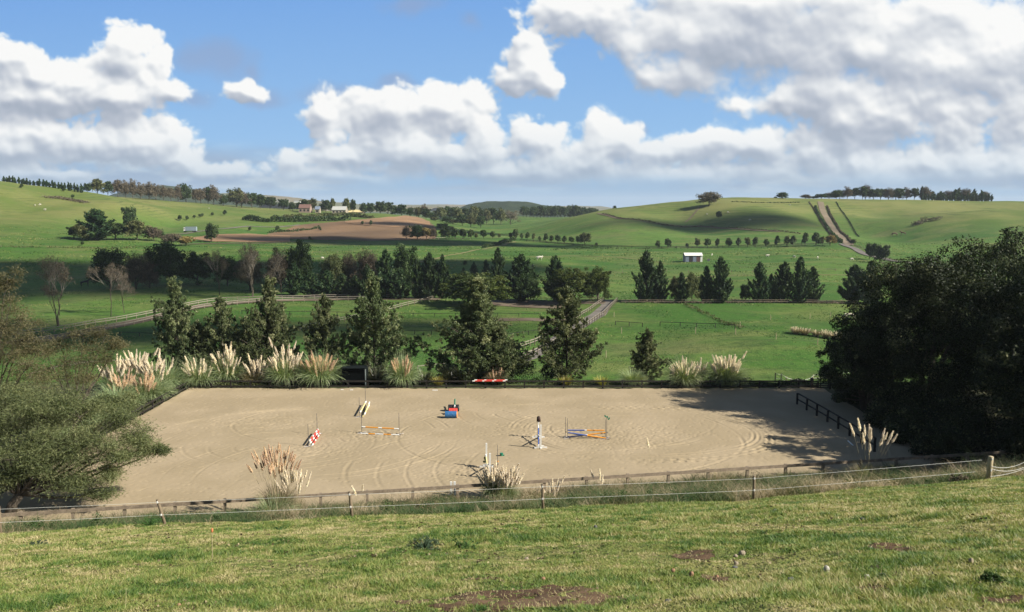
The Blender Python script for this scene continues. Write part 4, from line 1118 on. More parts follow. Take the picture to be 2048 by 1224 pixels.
# drums
def drum(p, L, r, body, endm, label):
    t = thing('barrel', label, 'barrel', p, 'barrels lying on the sand')
    m = MB(); xs = [-L/2, -L/2+.02, -L/2+.04, -L/6-.015, -L/6, -L/6+.015, L/6-.015, L/6, L/6+.015, L/2-.04, L/2-.02, L/2]
    rr = [r*.97, r*1.02, r, r, r*1.03, r, r, r*1.03, r, r, r*1.02, r*.97]
    m.tube([[x, 0, r] for x in xs], rr, 20); m.build('barrel_body', body, t, smooth=False)
    m = MB(); m.tube([[L/2 + .003, 0, r], [L/2 + .03, 0, r]], [r * 1.0, r * .96], 20); m.build('barrel_lid', endm, t)
drum(A0(902, 836), 1.0, .30, M_BLUE2 if 'M_BLUE2' in globals() else plain('blue_drum', (.03, .11, .25), .4, .25), M_ORANGE, 'blue barrel with an orange end lying on the sand')
drum(A0(906, 829), .7, .28, M_RED, M_RED, 'red barrel lying just behind the blue barrel')
drum(A0(907, 822.5), .92, .30, M_BLACKP, M_BLACKP, 'black barrel lying behind the red barrel')
pole(A0(909.5, 826) + Vector((0, -.1, .58)), A0(909.5, 815) + Vector((.02, 0, .75)), [(.2, W), (1, M_GREENP)], 'green pole laid across the red and black barrels', .06)
# spare poles on the far fence
for k, (dy, dz, lab) in enumerate(((0, .80, 'front red and white pole stored on the far fence rail'), (.10, .80, 'back red and white pole stored on the far fence rail'), (.05, .89, 'top red and white pole stored on the far fence rail'))):
    a = Vector(((945 - 1024) / F * 82.4 + .1 * k, 80.78 + dy - .1, dz)); pole(a, a + Vector((3.25, .02, 0)), [(.08, W), (.3, R_), (.36, W), (.6, R_), (.66, W), (.92, R_), (1, W)] if k != 1 else [(.1, W), (.45, R_), (.5, W), (.8, R_), (.85, W), (1, R_)], lab, .055)
a = A0(1696, 883); pole(a + Vector((0, 0, .05)), A0(1706, 892) + Vector((0, 0, .05)), [(1, W)], 'short white pole on the shaded sand by the right fence', .05)
for q, (x, y, w_) in enumerate(((870, 780.5, .5), (684, 779.5, .25), (703, 780, .3))):
    m = MB(); m.box((0, 0, .04), (w_, .15, .07)); tag(m.build('timber_offcut', M_WHITE, loc=A0(x, y + .8)), ['white timber offcut at the foot of the far fence left of the stored poles', 'small white block at the foot of the fence before the left of the shelter', 'white block at the foot of the fence before the middle of the shelter'][q], 'timber')
for q, px in enumerate((902.5, 909.5)):
    p = B(px, 50.3); p.z = 0; m = MB(); m.box((0, 0, .42), (.13, .11, .95)); m.box((0, 0, .05), (.5, .08, .08))
    tag(m.build('marker_post', M_WHITE, loc=p), ['left one of two short white posts under the near fence rail', 'right one of two short white posts under the near fence rail'][q], 'post')
# black shelter behind the far fence
def shelter():
    c = Vector(((711 - 1024) / F * 84.0, 82.3, -.02))
    t = thing('shelter', 'black open-fronted shelter behind the far fence', 'shelter', c)
    m = MB(); m.box((0, .85, .92), (2.4, .05, 1.84)); m.box((-1.17, .1, .92), (.05, 1.5, 1.8)); m.box((1.17, .1, .92), (.05, 1.5, 1.8)); m.build('wall', M_DKGREEN, t)
    m = MB(); m.box((0, .05, 1.9), (2.6, 1.9, .06), rot=Matrix.Rotation(-.05, 3, 'X')); m.build('roof', M_DKGREEN, t)
    m = MB(); m.box((1.17, -.68, .93), (.09, .07, 1.86)); m.build('post', plain('galvanised_edge', (.22, .26, .25), .4, .1), t)
    m = MB(); m.box((0, .5, .55), (2.0, .35, .05)); m.build('bench', M_BLACKP, t)
    m = MB(); m.box((0, -.66, 1.1), (2.24, .03, 1.35)); m.build('inside_shade_panel', plain('inside_shade', (.002, .003, .003), .7, .1, spec=.05), t)  # near-black sheet across the open front paints the shade inside
shelter()

# ---------------------------------------------------------------- trees behind the arena
for px, top, w, k, v, lab in [
 (357, 553, 100, 'alder', 0, 'leafy young tree behind the leftmost pampas plumes, its top pale and thin'),
 (400, 640, 70, 'alder', 2, 'low leafy tree filling the gap behind the pampas near the arena corner'),
 (447, 592, 92, 'alder', 1, 'dark leafy tree behind the tallest white pampas plumes'),
 (543, 552, 108, 'alder_wide', 0, 'leafy tree with a loose olive top behind the middle pampas clumps'),
 (500, 650, 70, 'alder_wide', 1, 'low bushy tree between the olive-topped tree and the white plumes'),
 (652, 588, 88, 'alder', 2, 'narrow dark tree behind the tan pampas left of the shelter'),
 (748, 545, 120, 'alder', 0, 'tall pointed leafy tree right behind the black shelter'),
 (955, 548, 200, 'alder_wide', 1, 'largest leafy tree behind the arena, above the stored red poles'),
 (1003, 650, 110, 'alder_wide', 0, 'low dark leafy tree against the right side of the largest tree'),
 (1132, 572, 148, 'alder', 1, 'broad leafy tree beside the driveway bend'),
 (1293, 656, 72, 'alder', 2, 'small leafy sapling alone on the grass behind the arena')]:
    P = B(px, 86.5 if top != 650 else 85.5)
    put(k, P, Zof(px, top, P.y) - P.z, w * (1.38 if px < 800 or px > 1200 else 1.12) * P.y / F, lab, group='young leafy trees behind the arena', var=v)

# ---------------------------------------------------------------- pampas round the arena
def PP(px, Y): return B(px, Y)
for i, (px, Y, fw, fh, top, low, n, kd, fk, lab) in enumerate([
 (245, 76, 2.2, 1.3, 738, 770, 14, 'plume_tan', 'green', 'leftmost pampas clump with tan plumes above the arena corner'),
 (232, 79, 2.0, 1.4, 705, 745, 13, 'plume', 'green', 'pampas clump with cream plumes at the far left of the bank'),
 (275, 80, 2.4, 1.5, 692, 735, 20, 'plume', 'green', 'dense tall cream pampas clump on the bank left of the arena'),
 (312, 79, 2.3, 1.4, 702, 745, 18, 'plume', 'green', 'cream pampas clump next to the pale topped tree'),
 (288, 75, 2.2, 1.5, 742, 768, 13, 'plume_tan', 'green', 'pampas clump with short tan plumes in front of the tall cream one'),
 (335, 80.5, 3.0, 1.9, 702, 750, 2, 'plume', 'green', 'big green pampas fountain with one leaning plume at the arena corner'),
 (306, 76, 2.9, 1.5, 790, 800, 0, 'plume', 'green', 'plumeless green pampas mound against the left arena fence'),
 (232, 72.5, 3.0, 1.5, 790, 800, 0, 'plume', 'green', 'plumeless green pampas mound beside the feathery tree'),
 (214, 70.5, 2.4, 1.2, 815, 820, 1, 'plume', 'green', 'low pampas mound nearest the left arena fence with one pale plume'),
 (398, 81.8, 3.0, 2.0, 712, 738, 15, 'plume', 'green', 'pampas clump hanging over the far left corner of the arena fence'),
 (455, 83.2, 3.0, 2.2, 680, 735, 22, 'plume', 'green', 'tallest white pampas clump standing before the dark tree'),
 (512, 82.6, 2.2, 1.2, 703, 742, 15, 'plume', 'dry', 'pampas clump with separate white plumes over brown dry blades'),
 (572, 82.3, 3.0, 2.1, 676, 728, 17, 'plume', 'green', 'pampas clump with the highest white plumes right of centre of the hedge'),
 (590, 83.0, 2.2, 1.6, 712, 738, 15, 'plume_tan', 'green', 'tan plumes rising between the white and the broad tan pampas clumps'),
 (640, 82.2, 3.5, 2.2, 702, 732, 26, 'plume_tan', 'green', 'broad tan pampas clump left of the black shelter'),
 (806, 81.6, 2.5, 2.2, 709, 730, 11, 'plume_tan', 'green', 'lone tan pampas clump hanging over the fence right of the shelter'),
 (990, 83, 1.6, 1.1, 728, 748, 6, 'plume_tan', 'dry', 'thin pinkish pampas behind the stored red poles'),
 (1368, 81.8, 2.9, 1.9, 714, 735, 12, 'plume', 'green', 'blue-green pampas mound with cream plumes over the right part of the far fence'),
 (1395, 83.4, 1.8, 1.6, 716, 732, 6, 'plume', 'dry', 'small pampas between the two big mounds of the far fence'),
 (1451, 82.0, 3.0, 2.1, 700, 730, 20, 'plume', 'green', 'tall cream pampas clump rightmost on the far fence'),
 (1265, 82.6, 2.2, 1.1, 760, 770, 0, 'plume', 'green', 'low green grass tussock behind the fence below the sapling')]):
    P = PP(px, Y); h_ = Zof(px, top, Y) - P.z; lw = Zof(px, low, Y) - P.z
    pampas(P, fh, fw, h_, n, kd, lab, fk, .36, lw, i)
for i, (px, Y, h_, w_, mt, lab) in enumerate([(752, 82.6, 1.8, 1.8, 'flax', 'dark spiky flax bush right of the black shelter'), (850, 82.8, 1.6, 1.8, 'flax', 'dark flax bush between the tan pampas and the yellow flax'),
 (930, 83, 1.9, 2.4, 'flax', 'largest dark flax bush under the biggest tree'), (905, 83.6, 1.8, 1.8, 'flax', 'dark flax bush close behind the yellow one'), (1000, 82.8, 1.0, 1.4, 'flax', 'small flax bush behind the stored red poles'), (877, 82.0, 1.0, 1.1, 'yflax', 'yellow flax bush left of the stored red poles'),
 (1133, 82.4, 1.0, 1.4, 'yflax', 'yellow flax bush below the driveway tree'), (1203, 82.3, .95, 1.4, 'yflax', 'yellow flax bush second from the sapling'), (1282, 82.6, .95, 1.3, 'yflax', 'yellow flax bush at the foot of the sapling'), (780, 83.6, 1.7, 1.6, 'flax', 'flax bush half behind the lone tan pampas')]):
    flax(PP(px, Y), h_, w_, mt, lab, 220 if mt == 'flax' else 240, i)
for i, (a, b, Y, h_, w_, mt, lab) in enumerate([(300, 500, 85.8, 2.6, 2.0, 'alder', 'leafy undergrowth filling the gaps below the left group of young trees'), (500, 790, 86.2, 2.4, 2.0, 'alder', 'leafy undergrowth between the olive-topped tree and the pointed tree'), (880, 1065, 86.0, 2.3, 2.0, 'alder', 'leafy undergrowth spreading below the largest tree'), (425, 530, 81.6, .75, .9, 'broad_olive', 'clipped green hedge showing under the far fence rails at the left'), (530, 690, 83.5, 1.2, 1.2, 'broad_dark', 'dark undergrowth behind the tan pampas'), (1385, 1500, 82.6, 1.0, 1.2, 'broad_dark', 'dark undergrowth between the right hand pampas mounds'),
   (1500, 1620, 82.4, .75, 1.0, 'broad_dark', 'low dark hedge behind the fence left of the gate'), (740, 1100, 83.6, .8, 1.4, 'broad_dark', 'dark ground plants behind the middle of the far fence'), (1100, 1380, 83.0, .5, 1.2, 'broad_olive', 'low olive plants behind the fence below the sapling')]):
    hedge([B(a, Y), B((a + b) / 2, Y), B(b, Y)], h_ * (1.0 if h_ > 2 else .8), w_, mt, lab, 330 * h_ + 60, .075, seed=i)
hedge([(-34.6, 79), (-34.6, 70), (-34.8, 60)], .9, 2.4, 'pampas', 'rank green growth outside the left arena fence', 420, .12, seed=9, asp=.2)

# clumps on the near bank
for i, (px, Y, fw, fh, top, low, n, kd, fk, sp_, lab) in enumerate([
 (556, 45.5, 1.7, 1.6, 882, 925, 24, 'plume_tan', 'dry', .30, 'tall ragged tan pampas standing up through the near rail fence'),
 (590, 46.0, 1.1, .9, 930, 958, 12, 'plume', 'dry', .32, 'short cream plumes against the right side of the ragged tan pampas'),
 (545, 44.2, 2.0, .9, 990, 1000, 0, 'plume', 'green', .3, 'green blades at the foot of the ragged tan pampas'),
 (988, 49.6, 1.3, 1.0, 925, 952, 20, 'plume', 'green', .40, 'dense cream pampas in front of the near white jump'),
 (1012, 49.4, 1.2, .9, 928, 952, 16, 'plume', 'green', .40, 'right half of the dense cream pampas pair by the near rail'),
 (1735, 49.0, 1.5, .9, 846, 872, 7, 'plume', 'dry', .45, 'five tall white plumes standing against the dark trees'),
 (1308, 48.5, .5, .5, 882, 890, 1, 'plume', 'dry', .2, 'single thin plume against the sand in front of the blue and orange cross'),
 (724, 46.5, .5, .5, 960, 966, 2, 'plume', 'dry', .2, 'small pale plume below the near rail left of the centre'),
 (1102, 47.6, .8, .5, 952, 975, 5, 'plume', 'dry', .5, 'pale broken plumes behind the middle of the near rail'),
 (1200, 48.2, .7, .5, 938, 955, 3, 'plume', 'dry', .5, 'faint plumes poking above the near rail')]):
    P = PP(px, Y); h_ = Zof(px, top, Y) - P.z; lw = Zof(px, low, Y) - P.z
    pampas(P, fh, fw, h_, n, kd, lab, fk, sp_, lw, i + 40, psc=.62 if i < 2 or i > 5 else .72)
# ---------------------------------------------------------------- feathery tree at the left, its crown in flat sprays
def pad_tree(base, pads, leafm, label, per=900, size=.10, asp=.16, trunk_r=.28, name='tree', seed=0, fork=1.2, lean=(0, 0), bark=None, twigs=True):
    rs = np.random.RandomState(seed); cr = MB(); tr = MB(); base = np.array(base)
    mid = np.array([lean[0], lean[1], fork])
    tr.tube([[0, 0, -.3], [lean[0] * .3, lean[1] * .3, fork * .5], mid], [trunk_r * 1.25, trunk_r, trunk_r * .8], 9)
    for i, (px, py, Y, rw, rh) in enumerate(pads):
        x, y, z = px_dir(px, py); t = Y / y; c = np.array([x * t, Y, CAMZ + z * t]) - base
        rw = rw * t / F; rh = rh * t / F
        k = max(5, int(9 * rw)); cc = c + rdir(rs, k) * np.array([rw * 1.2, rw * 1.0, rh * 1.5]) * rs.rand(k, 1) ** .45
        for q in cc:
            n = int(per * (.35 + .8 * rs.rand())); d = rs.randn(n, 3) * np.array([.5, .5, .30]); P = q + d * (rw * .40 + .16) * (.7 + .9 * rs.rand())
            D = unit(d + rs.randn(n, 3) * .6 + np.array([0, 0, -.15]))
            sz = size * (.6 + .8 * rs.rand(n)); cr.leaves(P, unit(rdir(rs, n) + [0, 0, .9]), D, sz * asp, sz, 0, np.clip(.5 + .18 * rs.randn() + .2 * rs.randn(n), 0, 1))
            if twigs: tr.segs([c], [q], [.02], [.006], 3)
        h = (c + mid) / 2 + np.array([0, 0, -.25 * np.linalg.norm(c - mid) * .3]); s = np.linspace(0, 1, 8)[:, None]
        pth = mid * (1 - s) ** 2 + 2 * h * s * (1 - s) + c * s * s; pth = pth + rs.randn(8, 3) * .06
        pth[0] = mid
        tr.tube(pth, np.linspace(trunk_r * .42, .018, 8), 5)
    t = thing(name, label, 'tree', tuple(base)); tr.build('trunk', bark or M_BARK, t, smooth=True); cr.build('crown', ML[leafm], t)
    return t
mainpads = [(60,805,52,45,20),(120,800,52,45,18),(185,808,52,42,18),(20,840,50,50,26),(90,835,50,50,26),(160,835,50,50,26),(225,835,50,45,24),(265,865,50,30,20),(290,895,50,34,14),(312,902,50,20,10),
 (55,885,48.5,50,24),(125,885,48.5,50,22),(190,890,48.5,45,22),(245,915,48.5,36,16),(215,950,48,32,16),(150,935,48,50,18),(80,930,47.5,45,18),(20,920,47,40,20),(250,800,53,26,16),(205,985,47.6,26,8),
 (-40,860,50,50,30),(-60,920,49,50,26),(-50,800,51,50,30),(275,880,51,26,14),(0,960,47,35,12),(140,965,47.5,40,9),(110,825,51,45,20),(30,790,53,40,16)]
pad_tree((B(20, 47.4).x, 47.4, 0), mainpads, 'wattle', 'big feathery green tree leaning over the left end of the arena', 430, .105, .15, .30, seed=3, fork=1.0, lean=(.5, .3))
upper = [(20,600,60,30,30),(-10,570,60,36,26),(40,640,60,34,22),(8,650,58,40,28),(45,680,58,34,20),(10,710,57,40,24),(60,730,56,36,18),(-40,620,60,50,40),(-50,700,58,50,40),(15,560,60,22,16),(75,700,58,28,14),(40,775,56,44,18)]
pad_tree((B(-30, 58).x, 58, 0), upper, 'wattle_brown', 'brownish feathery tree at the left edge rising above the white rail', 230, .11, .15, .24, seed=5, fork=2.4, lean=(.3, 0))
mid = [(120,690,62,28,12),(165,672,62,34,14),(210,668,62,30,12),(232,690,62,18,14),(185,700,61,30,12),(150,725,60,34,12),(100,735,60,34,12),(205,720,61,22,10),(225,700,62,22,12),(130,760,58,34,12),(175,755,59,26,10),(90,700,61,22,12)]
pad_tree((B(150, 60).x, 60, 0), mid, 'wattle_brown', 'thin olive-brown tree in front of the track fence left of the pampas', 190, .11, .15, .16, seed=7, fork=3.0, lean=(.2, 0))

# ---------------------------------------------------------------- dense dark trees at the right
def dense_tree(cx, cy, R, hgt, label, seed, clumps=300, per=380, size=.105, squish=1.0, low=.6, leafm='big', off=0.0):
    rs = np.random.RandomState(seed); z0 = h1(cx, cy); cr = MB(); tr = MB()
    d = rdir(rs, clumps); d[:, 2] = np.where(d[:, 2] < -.75, -d[:, 2], d[:, 2])
    r = rs.rand(clumps) ** .28; az = np.arctan2(d[:, 1], d[:, 0])
    lob = 1 + .13 * np.sin(3 * az + seed) + .10 * np.sin(5 * az + 2 * d[:, 2] * 3 + seed * 2) + .07 * rs.randn(clumps)
    zc = low + (hgt - low) * .47; hz = (hgt - low) * .5
    C = np.stack([d[:, 0] * r * lob * R * .9, d[:, 1] * r * lob * R * .9 * squish, zc + d[:, 2] * r * lob * hz * .92], 1)
    crown_leaves(rs, cr, C, R * .15 * (.6 + .8 * rs.rand(clumps)), per, size, .8, .6, .5)
    # sprays standing out of the outline
    n = 90; e = rdir(rs, n); e[:, 2] = np.abs(e[:, 2]) * 1.1; S = np.stack([e[:, 0] * R * 1.0, e[:, 1] * R * squish, zc + e[:, 2] * hz * .98], 1)
    crown_leaves(rs, cr, S, R * .07 * (.5 + rs.rand(n)), 50, size, 1.0, .6, .5)
    for k in range(3):
        a = k * 2.1 + seed; tr.tube([[.3 * math.cos(a), .3 * math.sin(a), -.2], [.8 * math.cos(a), .8 * math.sin(a), hgt * .3], [R * .4 * math.cos(a), R * .4 * math.sin(a), hgt * .7]], [.3, .22, .06], 7)
    sel = rs.choice(clumps, 40, replace=False); tr.segs(np.stack([C[sel, 0] * .2, C[sel, 1] * .2, C[sel, 2] * .6], 1), C[sel], np.full(40, .09), np.full(40, .02), 4)
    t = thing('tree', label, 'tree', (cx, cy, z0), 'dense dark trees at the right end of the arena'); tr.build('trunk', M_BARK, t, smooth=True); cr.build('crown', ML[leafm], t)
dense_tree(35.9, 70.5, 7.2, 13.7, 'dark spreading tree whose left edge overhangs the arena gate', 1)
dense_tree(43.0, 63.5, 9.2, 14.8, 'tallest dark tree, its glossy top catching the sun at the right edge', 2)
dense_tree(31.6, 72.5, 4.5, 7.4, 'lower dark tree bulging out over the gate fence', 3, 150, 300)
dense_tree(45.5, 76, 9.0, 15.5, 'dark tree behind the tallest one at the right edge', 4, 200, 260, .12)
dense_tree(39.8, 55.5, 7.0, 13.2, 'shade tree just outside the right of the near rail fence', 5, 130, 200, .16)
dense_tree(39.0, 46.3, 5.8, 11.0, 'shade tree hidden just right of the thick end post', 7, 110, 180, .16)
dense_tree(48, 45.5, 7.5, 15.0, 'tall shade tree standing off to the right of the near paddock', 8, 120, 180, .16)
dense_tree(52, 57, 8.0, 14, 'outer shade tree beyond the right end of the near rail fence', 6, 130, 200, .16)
for i, (x, y, h_, w_) in enumerate(((33.5, 60.5, 3.6, 6), (35.5, 57.0, 3.0, 4.5), (31.0, 66.5, 3.4, 4.4), (33.8, 70, 3.0, 4), (31.2, 75.5, 2.4, 3.2), (38.5, 55.5, 3.8, 7), (34.6, 64.5, 6.5, 8), (38.6, 60, 7, 9), (34.5, 54.6, 1.6, 4), (32.5, 68, 4, 5), (30.8, 58.2, 2.6, 4.6), (30.6, 62.5, 3.0, 4.6))):
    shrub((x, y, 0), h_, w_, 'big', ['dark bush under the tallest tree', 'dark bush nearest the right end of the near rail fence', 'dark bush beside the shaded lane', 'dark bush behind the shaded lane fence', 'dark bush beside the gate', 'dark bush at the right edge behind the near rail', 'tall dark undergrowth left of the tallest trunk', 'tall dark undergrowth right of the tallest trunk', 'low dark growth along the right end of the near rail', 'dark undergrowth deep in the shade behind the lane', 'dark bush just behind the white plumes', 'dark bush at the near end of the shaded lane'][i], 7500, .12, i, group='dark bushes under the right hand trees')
shrub(B(1668, 84.5), 1.8, 2.2, 'broad_gold', 'yellow-green bush glowing behind the gate', 900, .08, 3)
shrub(B(1705, 85), 1.6, 1.6, 'broad_gold', 'second yellow-green bush glimpsed under the dark trees', 700, .08, 4)

# ---------------------------------------------------------------- valley fences
fence(GP((36, 674), (85, 668), (185, 651), (319, 627), (385, 612), (435, 604), (525, 601), (637, 598), (718, 597), (880, 597)), 3.0, 1.25, [1.2, .7], 'far rail fence of the brown track curving across the left valley', M_GREYWOOD, M_RAILWOOD, .13, .06, .17)
fence(GP((36, 692), (60, 688), (123, 679), (212, 660), (319, 637), (400, 618), (480, 609), (600, 603), (740, 601)), 3.0, 1.25, [1.2, .7], 'near rail fence of the brown track curving across the left valley', M_GREYWOOD, M_RAILWOOD, .13, .06, .17)
fence(GP((1010, 603), (1080, 604), (1150, 604), (1200, 603)), 3.0, 1.2, [1.12, .6], 'rail fence behind the dark yard between the two rounded bushes', M_GREYWOOD, M_GREYWOOD, .12, .06, .13)
fence(GP((866, 600), (836, 608), (777, 623), (677, 646), (600, 662)), 3.0, 1.15, [1.1, .6], 'pale rail fence running diagonally down from the dark pines', M_GREYWOOD, M_RAILWOOD, .12, .06, .14)
fence(GP((1209, 603), (1196, 612), (1180, 624), (1150, 643), (1113, 667), (1075, 688), (1040, 700)), 2.4, 1.25, [1.18, .7], 'pale rail fence on the left of the driveway', M_GREYWOOD, M_RAILWOOD, .13, .06, .17)
fence(GP((1235, 604), (1222, 617), (1209, 631), (1187, 645), (1145, 670), (1100, 696), (1070, 712), (1040, 722)), 2.4, 1.25, [1.18, .7], 'pale rail fence on the right of the driveway', M_GREYWOOD, M_RAILWOOD, .13, .06, .17)
fence(GP((784, 633), (900, 633), (1000, 633), (1080, 634)), 5.0, .9, [.85], 'low dark single-rail fence across the paddock behind the largest tree', M_BLACKWOOD, M_BLACKWOOD, .12, .07, .10)
fence(GP((484, 628), (560, 629), (640, 630), (720, 631)), 6.0, .9, [.85], 'low dark single-rail fence across the shaded left paddock', M_BLACKWOOD, M_BLACKWOOD, .12, .07, .10)
fence(GP((796, 668), (850, 669), (890, 670), (950, 675), (1007, 678), (1040, 672), (1080, 667)), 3.4, .9, [.85], 'low dark single-rail fence in the nearer paddock', M_BLACKWOOD, M_BLACKWOOD, .12, .07, .10)
fence(GP((240, 672), (300, 674), (360, 677)), 5.0, .9, [.85], 'short dark rail behind the leftmost leafy tree', M_BLACKWOOD, M_BLACKWOOD, .12, .07, .10)
fence(GP((1231, 650), (1258, 652), (1285, 654)), 3.0, .95, [.9], 'short dark hitching rail right of the driveway', M_BLACKWOOD, M_BLACKWOOD, .12, .07, .10)
fence(GP((1320, 652), (1360, 653), (1400, 655), (1470, 658)), 4.2, .95, [.9], 'long dark low rail on the mound right of the sapling', M_BLACKWOOD, M_BLACKWOOD, .12, .07, .10)
fence(GP((1242, 607), (1350, 607), (1500, 607), (1620, 607), (1715, 608)), 4.4, 1.1, [1.0, .55], 'dark post fence along the feet of the valley pine row', M_BLACKWOOD, M_GREYWOOD, .12, .04, .09)
fence(GP((1040, 481), (1100, 487), (1200, 495), (1320, 497), (1450, 495), (1560, 493), (1660, 490)), 9.0, 1.3, [1.1, .6], 'dark fence line at the foot of the right hill', M_BLACKWOOD, M_BLACKWOOD, .2, .12, .22)
fence(GP((1702, 491), (1740, 507), (1790, 524), (1850, 532)), 6.0, 1.2, [1.1, .6], 'fence beside the track below the dark grove', M_GREYWOOD, M_GREYWOOD, .16, .08, .16)
fence(GP((1708, 612), (1740, 622), (1780, 634), (1820, 645)), 3.5, 1.1, [1.0, .5], 'fence running right from the last pine', M_GREYWOOD, M_GREYWOOD, .12, .05, .1)
fence(GP((940, 480), (900, 478), (840, 480)), 8.0, 1.3, [1.1], 'pale fence before the hedge trees at the ploughed field', M_RAILWOOD, M_RAILWOOD, .18, .1, .2)
fence(GP((60, 757), (110, 743), (165, 733), (260, 727)), 3.2, .8, [.75], 'white low rail curving behind the feathery trees', M_RAILWOOD, M_RAILWOOD, .1, .07, .12)
fence(GP((835, 741), (870, 737), (890, 735)), 3.2, .8, [.75], 'pale low rail glimpsed behind the flax bushes', M_RAILWOOD, M_RAILWOOD, .1, .07, .12)
fence(GP((1550, 768), (1627, 763), (1720, 757)), 4.6, 1.15, [1.05, .6], 'white tape fence on the grass behind the gate', M_NEWWOOD, M_ROPE, .1, .02, .03)
fence(GP((1245, 546), (1400, 545), (1600, 543), (1790, 541)), 9.0, 1.0, [.9], 'faint wire fence across the field above the pine row', M_GREYWOOD, M_STEEL, .14, .02, .03)
fence(GP((640, 506), (760, 503), (900, 499)), 9.0, 1.0, [.9], 'faint wire fence across the sunlit strip above the dark pines', M_GREYWOOD, M_STEEL, .14, .02, .03)
ribbon('worn_path', GP((1030, 483), (990, 494), (940, 503), (890, 512), (840, 525), (760, 540)), 2.2, M_DRY, .10)
ribbon('worn_path', GP((1060, 514), (1150, 512), (1240, 515), (1330, 526)), 1.6, M_DRY, .10)
ribbon('worn_path', GP((1300, 560), (1450, 552), (1640, 549), (1790, 551)), 1.8, M_DRY, .10)
# single posts of a wire fence on the green mounds
pp = [(1391, 667), (1471, 669), (1552, 679), (1635, 690), (1243, 667), (1212, 715), (846, 700), (1541, 640), (1620, 638), (1661, 634), (1480, 655), (1210, 632), (1340, 770), (1228, 634)]
pl_ = ['thin post on the mound nearest the sapling', 'thin post on the mound below the pine gap', 'thin post on the mound left of the dry plumes', 'thin post near the dark trees on the mound', 'thin post just right of the driveway', 'thin white post on the grass right of the driveway tree', 'pale post on the grass left of the largest tree', 'post above the left of the dry plumes', 'post above the right of the dry plumes', 'tall post close to the white horse', 'post at the lower end of the scrub line', 'white post at the driveway fence end', 'pale post behind the blue-green pampas mound', 'post at the top of the driveway']
_pm = MB(); _pm.tube([[0, 0, -.2], [0, 0, 1.25]], [.07, .06], 7); _pmesh = _pm.mesh('fence_post', M_NEWWOOD)
for (x, y), lab in zip(pp, pl_):
    tag(link('fence_post', _pmesh, None, G(x, y)), lab, 'fence post', 'single fence posts on the green paddock')
# wire between the mound posts
q = [G(*pp[k]) for k in (0, 1, 2, 3)]; mb = MB()
for a, b in zip(q[:-1], q[1:]): mb.tube([Vector(a) - q[0] + Vector((0, 0, 1.1)), Vector(b) - q[0] + Vector((0, 0, 1.1))], .012, 4)
tag(mb.build('fence_wire', M_STEEL, loc=q[0]), 'thin wire strung between the four posts on the mound', 'wire')

